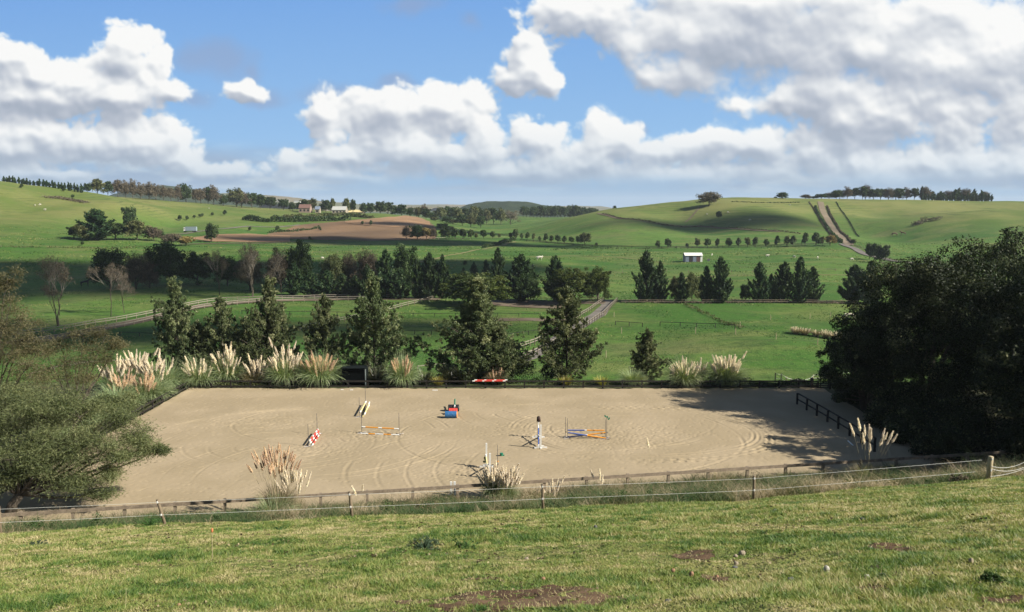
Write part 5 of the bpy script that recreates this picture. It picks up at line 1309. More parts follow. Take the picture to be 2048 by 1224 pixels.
# ---------------------------------------------------------------- valley pines and other trees
for i, (k, px, b, t, w, lab) in enumerate([
 ('pine', 1292, 604, 504, 56, 'tall dark pine leftmost in the valley pine row'), ('pine', 1319, 604, 524, 42, 'pine close beside the leftmost tall pine of the row'), ('valley_olive', 1352, 605, 552, 34, 'round olive tree between the first pines of the row'),
 ('pine', 1362, 606, 546, 34, 'short pine behind the round olive tree in the row'), ('valley_olive', 1384, 606, 545, 34, 'grey-green bushy tree before the twin pines'), ('pine', 1411, 605, 534, 38, 'left one of the twin pines at the row centre'), ('pine', 1439, 606, 516, 48, 'tall tiered pine at the right of the row centre twins'),
 ('valley_dark', 1490, 604, 568, 26, 'small round tree at the start of the second pine group'), ('pine', 1518, 605, 526, 44, 'tall pine second in the second group'), ('pine', 1541, 604, 549, 30, 'short slim pine between two tall ones'), ('open_pine', 1567, 605, 527, 46, 'open yellowish pine with gaps in its crown'),
 ('pine', 1598, 606, 516, 50, 'tallest pine of the second group'), ('pine', 1623, 605, 535, 44, 'broad pine right of the tallest of its group'), ('open_pine', 1707, 606, 532, 60, 'leaning open pine at the edge of the dark trees'), ('pine', 1739, 607, 524, 56, 'last tall pine of the row before the dark trees'),
 ('pine', 772, 597, 502, 52, 'tall pine leftmost of the dark group before the track'), ('pine', 736, 599, 531, 44, 'shorter pine left of the tall dark pines'), ('pine', 835, 597, 521, 36, 'narrow pine in the middle of the dark group'), ('pine', 860, 597, 508, 46, 'tall pine right of the narrow one in the dark group'), ('pine', 885, 597, 511, 44, 'rightmost pine of the dark group before the track'),
 ('valley_dark', 812, 590, 489, 64, 'tall dark spreading tree behind the dark pines'), ('pine', 800, 598, 540, 50, 'low dark pine in front of the spreading tree'), ('pine', 590, 590, 528, 44, 'dark pine at the left of the belt of low pines'), ('pine', 622, 594, 545, 46, 'second low dark pine of the belt'), ('pine', 655, 594, 542, 46, 'third low dark pine of the belt'),
 ('pine', 684, 594, 548, 46, 'fourth low dark pine of the belt'), ('pine', 712, 596, 552, 44, 'fifth low dark pine of the belt by the gap'), ('valley_dark', 600, 584, 484, 60, 'tall dark tree with a bushy head above the belt of pines'),
 ('valley_olive', 667, 586, 508, 50, 'round olive tree behind the third low pine'), ('valley_brown', 700, 584, 506, 44, 'brownish round tree behind the fourth low pine'), ('valley_brown', 732, 586, 500, 58, 'broad brownish tree left of the tall pines'),
 ('open_pine', 1042, 603, 512, 66, 'spreading pine rising behind the big rounded bush'), ('pine', 996, 590, 498, 42, 'pointed pine left of the spreading pine'), ('valley_dark', 1056, 606, 548, 56, 'dark bushy tree below the spreading pine'), ('open_pine', 1110, 602, 515, 46, 'thin pine top above the second rounded bush'),
 ('valley_dark', 220, 578, 496, 84, 'large dark tree leftmost of the valley wood'), ('valley_brown', 272, 578, 508, 66, 'olive-brown tree second in the valley wood'), ('valley_dark', 338, 572, 484, 86, 'tallest dark green tree of the valley wood'), ('valley_dark', 396, 570, 503, 66, 'dark tree right of the tallest of the valley wood'),
 ('valley_dark', 455, 572, 512, 60, 'dark tree behind the pale-trunked bare tree'), ('valley_brown', 562, 584, 503, 60, 'brown leafless tree beside the tall bushy-headed one'), ('valley_brown', 500, 582, 512, 60, 'brown leafless tree behind the pale double trunk'), ('valley_brown', 300, 576, 520, 50, 'dull brown tree between the two largest dark trees')]):
    tree(k, px, b, t, w, lab, group='trees of the valley floor')
for px, b, t, w, v, lab in [(955, 612, 545, 158, 0, 'big rounded olive-green bush above the largest alder'), (1140, 607, 535, 112, 1, 'big rounded dark bush above the driveway tree'), (1196, 605, 534, 62, 0, 'rounded grey-green bush at the top of the driveway')]:
    tree('cypress', px, b, t, w, lab, cat='bush', group='big rounded cypress bushes', var=v)
for px, b, t, w, v, lab in [(117, 652, 508, 100, 0, 'pale bare tree with a forked trunk at the left of the brown track'), (222, 633, 528, 66, 1, 'bare tree with one pale leaning trunk behind the track fence'), (249, 626, 538, 54, 2, 'smaller bare tree beside the leaning bare one'),
   (440, 592, 500, 64, 3, 'bare tree with a pale trunk before the valley wood'), (505, 594, 486, 76, 0, 'tall bare tree with two straight pale trunks'), (562, 594, 506, 60, 2, 'bare tree among the dull brown trees left of the belt of pines')]:
    tree('bare', px, b, t, w, lab, group='leafless pale-barked trees', var=v, name='bare_tree')
for i, (px, b, t, w) in enumerate([(875, 549, 526, 15), (927, 549, 535, 11), (948, 549, 524, 17), (972, 549, 520, 17)]):
    tree('pine', px, b, t, w, ['small pine leftmost of four above the rounded bush', 'smallest of the four little pines above the rounded bush', 'small pine in the middle above the rounded bush', 'small pine next to the pointed pine'][i], Y=318, group='four small valley pines')
for i, (px, b, t, w, k) in enumerate([(820, 535, 518, 12, 'row_olive'), (930, 531, 519, 12, 'row_tree'), (165, 491, 484, 8, 'row_tree')]):
    tree(k, px, b, t, w, ['little round bush in the open field above the pines', 'little bush in the field left of the pointed pine', 'tiny dark bush on the lit slope at the far left'][i], cat='bush')

# left knoll
for k, px, b, t, w, lab in [('round_dark', 148, 478, 452, 30, 'low dark bush at the left end of the knoll trees'), ('open_pine', 192, 480, 420, 76, 'layered dark pine on the knoll'), ('round_olive', 165, 480, 447, 40, 'olive tree at the foot of the layered pine'), ('round_dark', 232, 480, 444, 56, 'dark round tree right of the layered pine'),
  ('round_dark', 260, 466, 411, 34, 'tall dark tree top standing above the knoll'), ('round_olive', 275, 480, 440, 56, 'olive green tree at the right of the knoll'), ('round_brown', 308, 482, 454, 40, 'brownish bush right of the knoll trees'), ('round_gold', 372, 492, 471, 34, 'straw-coloured bush below the parked truck'),
  ('round_brown', 343, 490, 466, 50, 'brown bush left of the straw-coloured one'), ('round_dark', 323, 476, 462, 16, 'small green bush above the brown one'), ('round_dark', 423, 484, 446, 27, 'single dark tree right of the parked truck')]:
    tree(k, px, b, t, w, lab, group='trees on and below the left knoll')
for i, (px, b) in enumerate([(450, 431), (389, 437), (374, 441), (360, 442), (405, 433), (425, 432), (146, 397), (128, 383), (43, 376), (90, 373), (640, 462), (725, 450), (742, 452), (620, 480), (500, 462), (555, 463), (400, 435)]):
    tree('row_tree', px, b, b - (8 if i % 3 else 11), 8 if i % 3 else 10, f'{ORD[i]} small bush counted across the left hillside and ploughed field', Y=None, cat='bush', group='small bushes on the left hillside', name='bush')

# tree line on the left crest
K_ = ['round_brown', 'round_dark', 'round_olive', 'round_brown', 'round_brown']
for i, (px, t, w, k) in enumerate([(176, 366, 18, 'round_dark'), (195, 357, 32, 'round_olive'), (216, 361, 24, 'round_dark'), (236, 358, 26, 'round_brown'), (252, 362, 22, 'round_brown'), (266, 360, 24, 'round_brown'), (282, 366, 24, 'round_brown'), (298, 364, 26, 'round_brown'), (312, 368, 22, 'round_brown'),
    (328, 370, 24, 'round_brown'), (342, 372, 22, 'round_brown'), (356, 370, 22, 'round_brown'), (372, 366, 26, 'round_dark'), (392, 375, 20, 'round_brown'), (402, 372, 24, 'round_brown'), (416, 373, 20, 'round_dark'), (428, 372, 26, 'round_brown'), (447, 388, 18, 'round_dark'), (474, 376, 42, 'round_olive'), (484, 384, 30, 'round_brown'),
    (504, 384, 30, 'round_dark'), (520, 388, 28, 'round_dark'), (540, 392, 32, 'round_dark'), (567, 397, 28, 'round_dark'), (585, 404, 18, 'round_dark')]):
    Y = np.interp(px, [150, 400, 600], [705, 835, 905]); tree(k, px, 0, t, w, f'{ORD[i]} tree from the left in the line along the left hill crest', Y=float(Y), group='tree line along the left hill crest')
rs = np.random.RandomState(4)
for i in range(26):
    px = 6 + i * 6.2 + rs.uniform(-2, 2); P = B(px, 662); zt = Zof(px, np.interp(px, [0, 160], [352, 369]) + rs.uniform(-2, 3), 662)
    put('tiny_conifer', P, max(2.0, zt - P.z), 3.0, f'{ORD[i]} tiny conifer from the left edge on the left skyline', group='tiny conifers on the left skyline')

# farm on the middle skyline
def farmhouse(px, base, wpx, hpx, dep, wall, roof, label, cat='house', Y=None, gable=.45, win=3, rot=0.0, name='farmhouse'):
    P = G(px, base) if Y is None else B(px, Y); s = P.y / F; w = wpx * s; h = hpx * s; e = h * (1 - gable)
    t = thing(name, label, cat, P, None, rot); m = MB()
    m.box((0, 0, e / 2 - .5), (w, dep, e + 1)); y0, y1 = -dep / 2, dep / 2
    for x in (-w / 2, w / 2): m.add([[x, y0, e], [x, y1, e], [x, 0, h * .97]], [[0, 1, 2]])
    m.build('wall', wall, t)
    r = MB(); ov = .35
    for sg in (-1, 1):
        a = Vector((0, sg * (dep / 2 + ov), e - .1)); b = Vector((0, 0, h)); d = b - a; ang = math.atan2(d.z, d.y)
        r.box((0, (a.y + b.y) / 2, (a.z + b.z) / 2), (w + 2 * ov, d.length, .14), rot=Matrix.Rotation(ang, 3, 'X'))
    r.build('roof', roof, t)
    for i in range(win):
        f = MB(); f.box(((i + .5) / win * w - w / 2, -dep / 2 - .03, e * .5), (w / win * .45, .08, e * .45)); f.build('window', M_BLACKP, t)
    return t
M_CREAM = plain('cream_boards', (.28, .24, .18), .7, .1); M_REDROOF = plain('dull_red_roof', (.15, .085, .068), .7, .15); M_PALEROOF = plain('pale_iron_roof', (.36, .36, .33), .45, .06)
M_TANWALL = plain('tan_wall', (.26, .19, .15), .8, .1); M_YELROOF = plain('straw_yellow_roof', (.52, .43, .22), .6, .08); M_IRON = plain('blue_grey_iron', (.16, .19, .24), .5, .2, 2.0)
farmhouse(611, 422, 22, 16, 9, M_TANWALL, M_REDROOF, 'tan farmhouse with a dull red roof between dark trees', Y=868)
farmhouse(636, 422, 9, 13, 6, M_CREAM, M_IRON, 'narrow white gabled house right of the tan farmhouse', Y=868, win=1)
farmhouse(680, 424, 27, 14, 11, M_CREAM, M_PALEROOF, 'pale-roofed barn on the middle skyline', 'barn', Y=850, gable=.5, win=4, name='barn')
farmhouse(714, 420, 30, 8, 12, M_CREAM, M_YELROOF, 'long shed with a straw-yellow roof right of the barn', 'shed', Y=905, gable=.6, win=3, name='shed')
for i, (px, Y) in enumerate(((535, 3050), (556, 3080), (575, 3100), (598, 3120), (505, 3000), (770, 3350), (790, 3300), (762, 3300), (520, 2950), (805, 3400))):
    x = (px - 1024) / F * Y; zt = Zof(px, np.interp(px, [500, 600, 760, 810], [396, 402, 411.5, 412]), Y)
    t = thing('distant_house', f'{ORD[i]} tiny pale house scattered on the far blue ridge', 'house', (x, Y, zt - 9), 'tiny houses on the far ridge')
    m = MB(); m.box((0, 0, 2), (22, 14, 14)); m.build('wall', M_WHITE, t); m = MB(); m.box((0, 0, 10), (24, 16, 2)); m.build('roof', M_PALEROOF, t)
for i, (px, t_, w, k) in enumerate([(608, 398, 24, 'round_dark'), (625, 396, 22, 'round_olive'), (598, 404, 16, 'round_dark'), (652, 399, 22, 'round_dark'), (665, 396, 14, 'round_olive'), (694, 396, 20, 'round_olive'), (706, 398, 14, 'round_dark'), (727, 405, 16, 'round_dark'), (742, 405, 22, 'round_dark'), (760, 402, 26, 'round_dark'),
   (776, 403, 26, 'round_dark'), (790, 410, 20, 'round_dark'), (803, 408, 24, 'round_dark'), (820, 414, 20, 'round_dark'), (838, 414, 24, 'round_olive'), (852, 416, 22, 'round_dark'), (848, 408, 14, 'round_brown'), (640, 410, 16, 'round_dark')]):
    Y = 880 + (i % 3) * 12; tree(k, px, 0, t_, w, f'{ORD[i]} tree from the left round the skyline farm', Y=float(Y), group='trees round the skyline farm')
# thick belt right of the ploughed field
bl = [(862, 424, 30), (880, 414, 30), (898, 412, 32), (915, 414, 28), (930, 415, 30), (946, 412, 28), (960, 414, 26), (973, 418, 24), (987, 414, 26), (1002, 416, 22), (893, 432, 28), (906, 438, 30), (884, 446, 30), (898, 452, 28), (925, 428, 26), (942, 430, 26), (962, 430, 20), (870, 434, 24)]
for i, (px, t_, w) in enumerate(bl):
    Y = {0: 960, 1: 930}.get(i % 2); Y = Y if t_ < 426 else (830 if t_ < 440 else 680)
    tree(['round_dark', 'round_olive', 'round_dark', 'valley_brown'][i % 4] if i % 4 != 3 else 'round_olive', px, 0, t_, w, f'{ORD[i]} tree counted through the thick belt right of the ploughed field', Y=float(Y), group='thick tree belt right of the ploughed field')
tree('round_pale', 1021, 0, 419, 42, 'pale leafless willow at the foot of the wooded hill', Y=960.0)
for i in range(22):
    px = 1046 + i * 6.9; t_ = np.interp(px, [1046, 1090, 1150, 1196], [414, 412, 411, 419]) + (i * 37 % 5 - 2)
    tree('round_dark', px, 0, t_, 17 + i % 3 * 3, f'{ORD[i]} dark tree from the pale willow along the skyline wood', Y=1130.0 + (i % 3) * 15, group='skyline wood right of the pale willow')
tree('round_dark', 1229, 0, 411, 9, 'tiny round tree where the right hill meets the sky', Y=880.0)
# orange-brown and dark bushes at the field corner, then the row
for i, (px, b, t_, w, k) in enumerate([(812, 479, 451, 26, 'round_brown'), (835, 479, 449, 32, 'round_dark'), (853, 479, 452, 30, 'round_gold'), (866, 479, 458, 22, 'round_brown'), (890, 478, 452, 26, 'round_dark'), (911, 478, 454, 18, 'row_tree'), (926, 478, 457, 16, 'row_tree'), (942, 478, 458, 16, 'row_tree'), (952, 478, 463, 10, 'row_olive'),
   (967, 477, 459, 16, 'row_tree'), (985, 477, 460, 14, 'row_tree'), (998, 477, 468, 8, 'row_olive'), (1021, 478, 463, 12, 'row_tree'), (1031, 479, 459, 15, 'row_tree'), (1043, 480, 464, 11, 'row_tree'), (1055, 480, 464, 12, 'row_tree'), (1067, 482, 469, 9, 'row_olive'), (1079, 483, 471, 8, 'row_tree'),
   (1091, 484, 467, 13, 'row_tree'), (1103, 485, 468, 12, 'row_tree'), (1115, 486, 468, 14, 'row_tree'), (1129, 487, 471, 13, 'row_tree'), (1142, 487, 471, 13, 'row_tree'), (1155, 488, 473, 13, 'row_tree'), (1169, 490, 465, 28, 'round_olive'), (1193, 492, 486, 7, 'row_olive')]):
    tree(k, px, b, t_, w, f'{ORD[i]} tree from the field corner along the row at the middle of the valley', group='row of small trees from the field corner', name='row_tree' if 'row' in k else 'tree')
for i, (px, t_, w, k) in enumerate([(1316, 479, 14, 'row_tree'), (1335, 474, 19, 'row_tree'), (1351, 490, 5, 'row_olive'), (1374, 485, 8, 'row_tree'), (1394, 476, 11, 'row_olive'), (1415, 475, 16, 'row_tree'), (1435, 476, 14, 'row_tree'), (1457, 475, 14, 'row_tree'), (1477, 471, 17, 'row_tree'), (1495, 474, 16, 'row_olive'), (1511, 471, 16, 'row_tree'),
   (1532, 474, 16, 'row_tree'), (1554, 467, 18, 'row_tree'), (1574, 468, 16, 'row_olive'), (1586, 470, 18, 'row_tree'), (1610, 462, 19, 'row_tree'), (1632, 462, 20, 'row_tree'), (1644, 472, 12, 'row_olive'), (1660, 466, 28, 'round_gold')]):
    tree(k, px, 497 - (px - 1316) * .014, t_ + 1, w, f'{ORD[i]} tree from the left in the row above the white shed', group='row of small trees at the foot of the right hill', name='row_tree')
for i, (px, b, t_, w, k) in enumerate([(1738, 519, 487, 20, 'row_tree'), (1748, 521, 485, 18, 'row_tree'), (1759, 525, 489, 22, 'round_dark'), (1770, 526, 488, 20, 'round_dark'), (1706, 488, 478, 11, 'round_dark'), (1418, 412, 382, 46, 'round_brown'), (1438, 438, 422, 15, 'round_dark'), (1565, 398, 384, 24, 'round_dark'), (1551, 398, 393, 8, 'round_dark')]):
    tree(k, px, b, t_, w, ['slim dark tree leftmost in the grove by the right track', 'second dark tree of the grove by the right track', 'round dark tree in the middle of the grove', 'rightmost round tree of the grove', 'small bush at the lower bend of the hill track', 'big brownish round tree alone on the right hill crest', 'small dark tree on the shaded hill flank', 'round tree on the crest between the big one and the wood', 'tiny bush beside the round crest tree'][i], Y=None if i < 7 else 772.0, group='trees of the right hill')
for i in range(28):
    px = 1616 + i * 13.2 + (i * 29 % 9 - 4); con = px > 1836
    t_ = np.interp(px, [1616, 1640, 1660, 1745, 1830, 1850, 1905, 1921, 1990], [391, 385, 381, 373, 377, 380, 382, 377, 391]) + (i * 53 % 9 - 4.0)
    tree('tiny_conifer' if con and i % 3 else ('round_dark' if i % 3 else 'valley_brown'), px, 0, t_, (12 if con and i % 3 else 21) + i * 17 % 9, f'{ORD[i]} tree from the left in the wood on the right hill crest', Y=812.0 + (i % 2) * 10, group='wood on the right hill crest')
for i in range(24):
    px = 1845 + i * 6; t_ = 389 + (i * 31 % 5) - 2
    tree('tiny_conifer', px, 0, t_, 7, f'{ORD[i]} small conifer from the left at the thin end of the right crest wood', Y=806.0, group='small conifers at the end of the crest wood')
# hedges far off
hedge(GP((488, 440), (530, 444), (580, 444), (640, 442), (700, 440)), 5.5, 7, 'broad_dark', 'dark green hedge band above the ploughed field', 26, .9, seed=3)
hedge(GP((560, 436), (640, 434), (700, 432), (745, 436)), 3.5, 7, 'broad_olive', 'paler green hedge band below the farm buildings', 22, .8, seed=4)
hedge(GP((540, 466), (600, 462), (640, 456)), 2.0, 4, 'broad_dark', 'broken scrub strip through the ploughed field', 10, .6, seed=5)
hedge(GP((1654, 413), (1661, 432), (1674, 452), (1689, 472), (1706, 488)), 1.6, 1.6, 'broad_brown', 'straw-coloured gorse hedge beside the hill track', 26, .5, seed=6)
hedge(GP((1630, 414), (1638, 432), (1651, 452), (1668, 474), (1684, 486)), 2.2, 2.2, 'broad_dark', 'dark leafy strip put in for the hedge shadow left of the hill track', 26, .5, seed=7)  # dark leaves stand in for the shadow beside the track hedge
hedge(GP((1618, 404), (1636, 432), (1655, 462), (1672, 484)), 1.0, 1.0, 'broad_brown', 'thin brown fence growth left of the hill track', 10, .4, seed=8)
hedge(GP((1672, 404), (1688, 428), (1704, 452), (1718, 474)), .9, .9, 'broad_dark', 'thin dark fence growth right of the hill track', 10, .4, seed=9)
hedge(GP((1370, 611), (1400, 624), (1440, 642), (1486, 658)), 0.8, 1.6, 'broad_olive', 'brown scrub line slanting across the green below the pine row', 22, .16, seed=10)
hedge(GP((1250, 606), (1400, 607), (1560, 606), (1720, 607)), .7, 1.6, 'broad_brown', 'rough brown growth along the feet of the pine row', 26, .22, seed=11)
hedge(GP((1205, 428), (1245, 438), (1310, 447), (1400, 453), (1500, 459), (1600, 468)), 1.2, 1.4, 'broad_brown', 'dark broken bank along the hill path', 9, .4, seed=12)
hedge(GP((1462, 404), (1520, 406), (1600, 405)), .8, .8, 'broad_dark', 'thin dark growth along the upper hill fence', 5, .5, seed=13)
hedge(GP((1100, 500), (1180, 497), (1300, 498)), .8, .8, 'broad_dark', 'dark growth along the lower field edge', 5, .4, seed=14)
hedge(GP((968, 496), (1000, 488), (1030, 480)), 2.0, 4, 'broad_dark', 'dark bank where the track bends below the row trees', 14, .5, seed=15)
hedge(GP((1830, 452), (1850, 444), (1880, 440)), 3.5, 8, 'twig', 'grey leafless scrub patch on the right hill', 30, .7, seed=16, asp=.25)
hedge(GP((92, 395), (120, 397), (150, 402), (172, 406)), 1.4, 9, 'broad_brown', 'dark scrub patch high on the left hill', 26, .5, seed=17)
hedge(GP((360, 478), (385, 478)), 2, 6, 'broad_gold', 'yellowing scrub near the parked truck', 10, .5, seed=18)
hedge(GP((0, 494), (100, 495), (200, 497), (300, 494)), .7, 6, 'broad_olive', 'rough tussock strip along the top of the shaded field', 6, .4, seed=19)
# dry plumes far to the right
for i, (px, b, t_, n, w_) in enumerate([(1592, 668, 651, 6, 2.2), (1610, 670, 655, 6, 2.2), (1633, 673, 660, 5, 2.0), (1652, 676, 658, 7, 2.2), (1668, 679, 662, 7, 2.0), (1682, 681, 666, 5, 1.8)]):
    P = G(px, b); pampas(P, 1.0, w_, Zof(px, t_, P.y) - P.z, n, 'plume', f'{ORD[i]} pale pampas from the left in the scrub before the dark trees', 'dry', .4, None, i + 70)

# ---------------------------------------------------------------- shed, truck
def shed():
    P = G(1385, 523); s = P.y / F; w = 34 * s; h = 17.5 * s; d = 5.0
    t = thing('shed', 'small white-roofed iron shed alone in the green field', 'shed', P)
    m = MB(); m.box((0, d / 2, h * .35), (w, .1, h * .7)); m.box((-w / 2, 0, h * .35), (.1, d, h * .7)); m.build('wall', M_IRON, t)
    m = MB(); m.box((w / 2 - .4, 0, h * .40), (.9, d, h * .8)); m.build('end_wall', M_WHITE, t)
    for k in range(4):
        m = MB(); m.box((-w / 2 + .1 + (w - 1.1) * (k + .5) / 4, -d / 2 + .02 * (k % 2), h * .34), ((w - 1.1) / 4 - .12, .06, h * .68)); o = m.build('door', [M_IRON, plain('open_bay_shade', (.03, .028, .03), .8), M_IRON, plain('rust_panel', (.10, .05, .045), .7)][k], t)  # the darkest panel paints the shade of an open bay
    r = MB()
    for sg in (-1, 1):
        a = Vector((0, sg * (d / 2 + .3), h * .70)); b = Vector((0, 0, h)); dd = b - a
        r.box((0, (a.y + b.y) / 2, (a.z + b.z) / 2), (w + .5, dd.length, .08), rot=Matrix.Rotation(math.atan2(dd.z, dd.y), 3, 'X'))
    r.build('roof', M_WHITE, t)
    m = MB(); m.box((0, 0, .45), (1.1, .6, .9)); tag(m.build('water_trough', M_STEEL, loc=G(1417, 522)), 'small grey trough on the grass beside the shed', 'trough')
shed()
def truck():
    P = G(381, 464.5); t = thing('truck', 'white-cabbed truck with a long grey box parked on the farm track', 'truck', P, None, .05); s = P.y / F; L = 25 * s
    g = plain('grey_box_side', (.20, .25, .27), .5, .05)
    m = MB(); m.box((L * .07, 0, 2.2), (L * .84, 2.4, 2.5)); m.box((L * .07, 0, 3.5), (L * .85, 2.5, .12)); m.build('box_body', g, t)
    m = MB(); m.box((-L * .43, 0, 1.9), (L * .12, 2.3, 2.2)); m.box((-L * .45, 0, 3.05), (L * .07, 2.2, .25)); m.build('cab', M_WHITE, t)
    m = MB(); m.box((-L * .44, -1.16, 2.3), (L * .06, .05, .8)); m.box((-L * .492, 0, 2.35), (.05, 2.0, .8)); m.build('window', M_BLACKP, t)
    m = MB(); m.box((0, 0, .8), (L * .95, 1.2, .3)); m.build('chassis', M_BLACKP, t)
    for x in (-.42, .25, .36):
        for y in (-1.05, 1.05):
            m = MB(); m.tube([[x * L, y - .15, .5], [x * L, y + .15, .5]], .5, 14); m.build('wheel', M_BLACKP, t)
truck()

# ---------------------------------------------------------------- animals
def animal(loc, rot, sc, mat, label, cat, head='up', name='horse', group=None, sheep=False):
    hz = 1.9 if head == 'up' else .55
    V = [(-.75, 0, 1.28), (-.25, 0, 1.25), (.35, 0, 1.27), (.7, 0, 1.38), (1.05, 0, (1.38 + hz) / 2 + .1), (1.25, 0, hz), (1.62, 0, hz - .22)]
    Rr = [.30, .30, .31, .27, .17, .14, .08]; E = [(i, i + 1) for i in range(6)]
    if sheep: V = [(-.5, 0, .95), (-.15, 0, .95), (.3, 0, .95), (.55, 0, 1.0), (.7, 0, 1.05 if head == 'up' else .7), (.82, 0, 1.15 if head == 'up' else .45), (1.0, 0, 1.05 if head == 'up' else .3)]; Rr = [.33, .36, .34, .26, .16, .12, .07]
    for sx, anchor in ((-1, 0), (1, 3)):
        for sy in (-1, 1):
            x = V[anchor][0]; top = V[anchor][2]; n = len(V)
            if sx < 0: pts = [(x - .02, sy * .17, top - .38), (x - .16, sy * .17, .62), (x - .08, sy * .17, .3), (x - .06, sy * .17, .02)]; rr = [.17, .085, .055, .065]
            else: pts = [(x + .02, sy * .15, top - .45), (x + .03, sy * .15, .60), (x + .01, sy * .15, .3), (x + .03, sy * .15, .02)]; rr = [.14, .08, .05, .06]
            V += pts; Rr += rr; E += [(anchor, n), (n, n + 1), (n + 1, n + 2), (n + 2, n + 3)]
    n = len(V); V += [(-1.0, 0, 1.2 if not sheep else .95), (-1.08, 0, .75)]; Rr += [.07, .05]; E += [(0, n), (n, n + 1)]
    n = len(V); hx, hz2 = V[5][0], V[5][2]
    V += [(hx - .06, .07, hz2 + .22), (hx - .06, -.07, hz2 + .22)]; Rr += [.03, .03]; E += [(5, n), (5, n + 1)]
    me = bpy.data.meshes.new(name); me.from_pydata(V, E, []); me.update(); o = link(name, me, None, loc)
    sk = o.modifiers.new('skin', 'SKIN'); 
    for i, r in enumerate(Rr): me.skin_vertices[0].data[i].radius = (r, r * .9)
    me.skin_vertices[0].data[0].use_root = True
    sb = o.modifiers.new('sub', 'SUBSURF'); sb.levels = 1; sb.render_levels = 2
    dg = bpy.context.evaluated_depsgraph_get(); m2 = bpy.data.meshes.new_from_object(o.evaluated_get(dg)); o.modifiers.clear(); o.data = m2
    m2.materials.clear(); m2.materials.append(mat); m2.polygons.foreach_set('use_smooth', [True] * len(m2.polygons))
    o.scale = (sc, sc, sc); o.rotation_euler = (0, 0, rot); o.name = name
    tag(o, label, cat, group)
M_HBROWN = plain('brown_coat', (.10, .055, .035), .6, .1); M_HDARK = plain('dark_coat', (.015, .014, .013), .6, .1); M_HCREAM = plain('pale_horse_coat', (.52, .47, .36), .7, .08); M_WOOL = plain('off_white_wool', (.50, .46, .38), .9, .1)
animal(G(1699, 641), 3.2, 1.25, M_HCREAM, 'pale horse grazing near the dark trees', 'horse', 'down')
animal(G(1789, 472.5), 3.0, 1.7, M_HBROWN, 'brown horse grazing at the left of the pair on the right hill', 'horse', 'down', group='pair of brown horses')
animal(G(1806, 471), 2.6, 1.6, M_HBROWN, 'brown horse at the right of the pair on the right hill', 'horse', 'up', group='pair of brown horses')
animal(G(170, 573), .2, 1.3, M_HDARK, 'dark horse standing at the left end of the valley wood', 'horse', 'up')
sh = [(1079, 521, 'white animal lying on the green field beyond the row of four small pines'), (1580, 411, 'pale sheep high on the right hill left of the track'), (1867, 402, 'pale sheep on the skyline below the right crest wood'), (1456, 426, 'sheep on the shaded hill flank near the small dark tree'), (1414, 430, 'sheep below the small dark tree on the hill'), (1424, 512, 'sheep in the field right of the shed'),
      (1535, 514, 'sheep in the field midway between shed and grove'), (1588, 516, 'sheep in the field above the open pine'), (1635, 518, 'sheep in the field above the broad pine'), (1704, 521, 'sheep in the field left of the grove'), (70, 412, 'sheep on the left hill under the scrub patch'), (80, 411, 'second sheep on the left hill under the scrub patch'), (90, 421, 'lower sheep on the left hill'), (418, 418, 'sheep where the left hill meets the dark field'), (645, 519, 'white sheep in the field above the belt of pines'), (1500, 441, 'sheep halfway down the shaded hill')]
for i, (x, y, lab) in enumerate(sh): animal(G(x, y), i * 2.1, 1.0 if i else 1.7, M_WOOL, lab, 'sheep', 'down' if i % 2 else 'up', 'sheep', 'sheep scattered on the far fields', True)

# ---------------------------------------------------------------- near paddock: stones, weeds, bare soil, the marker, grass
M_STONE = plain('pale_stone', (.24, .20, .14), .9, .2, 8.0); M_STONE2 = plain('reddish_stone', (.26, .15, .09), .9, .2, 8.0); M_STONE3 = plain('whitish_stone', (.38, .36, .30), .9, .12, 8.0); M_STONE4 = plain('grey_stone', (.10, .10, .09), .9, .2, 8.0)
def stone(px, py, w, h, mat, label, seed):
    P = G(px, py); s = .84 * P.y / F; rs = np.random.RandomState(seed); th = np.linspace(0, math.pi, 8); ph = np.linspace(0, 2 * math.pi, 11)[:-1]
    T, Q = np.meshgrid(th, ph, indexing='ij'); R = 1 + .38 * vnoise(T * 1.7 + seed, Q * 1.1, seed)
    V = np.stack([R * np.sin(T) * np.cos(Q) * w * s * .5, R * np.sin(T) * np.sin(Q) * w * s * .45, R * np.cos(T) * h * s * .6 + h * s * .3], -1).reshape(-1, 3)
    i = np.arange(7)[:, None] * 10; j = np.arange(10)[None]; mb = MB(); mb.add(V, np.stack([i + j, i + 10 + j, i + 10 + (j + 1) % 10, i + (j + 1) % 10], -1).reshape(-1, 4))
    tag(mb.build('stone', mat, loc=P), label, 'stone', 'stones lying in the near paddock')
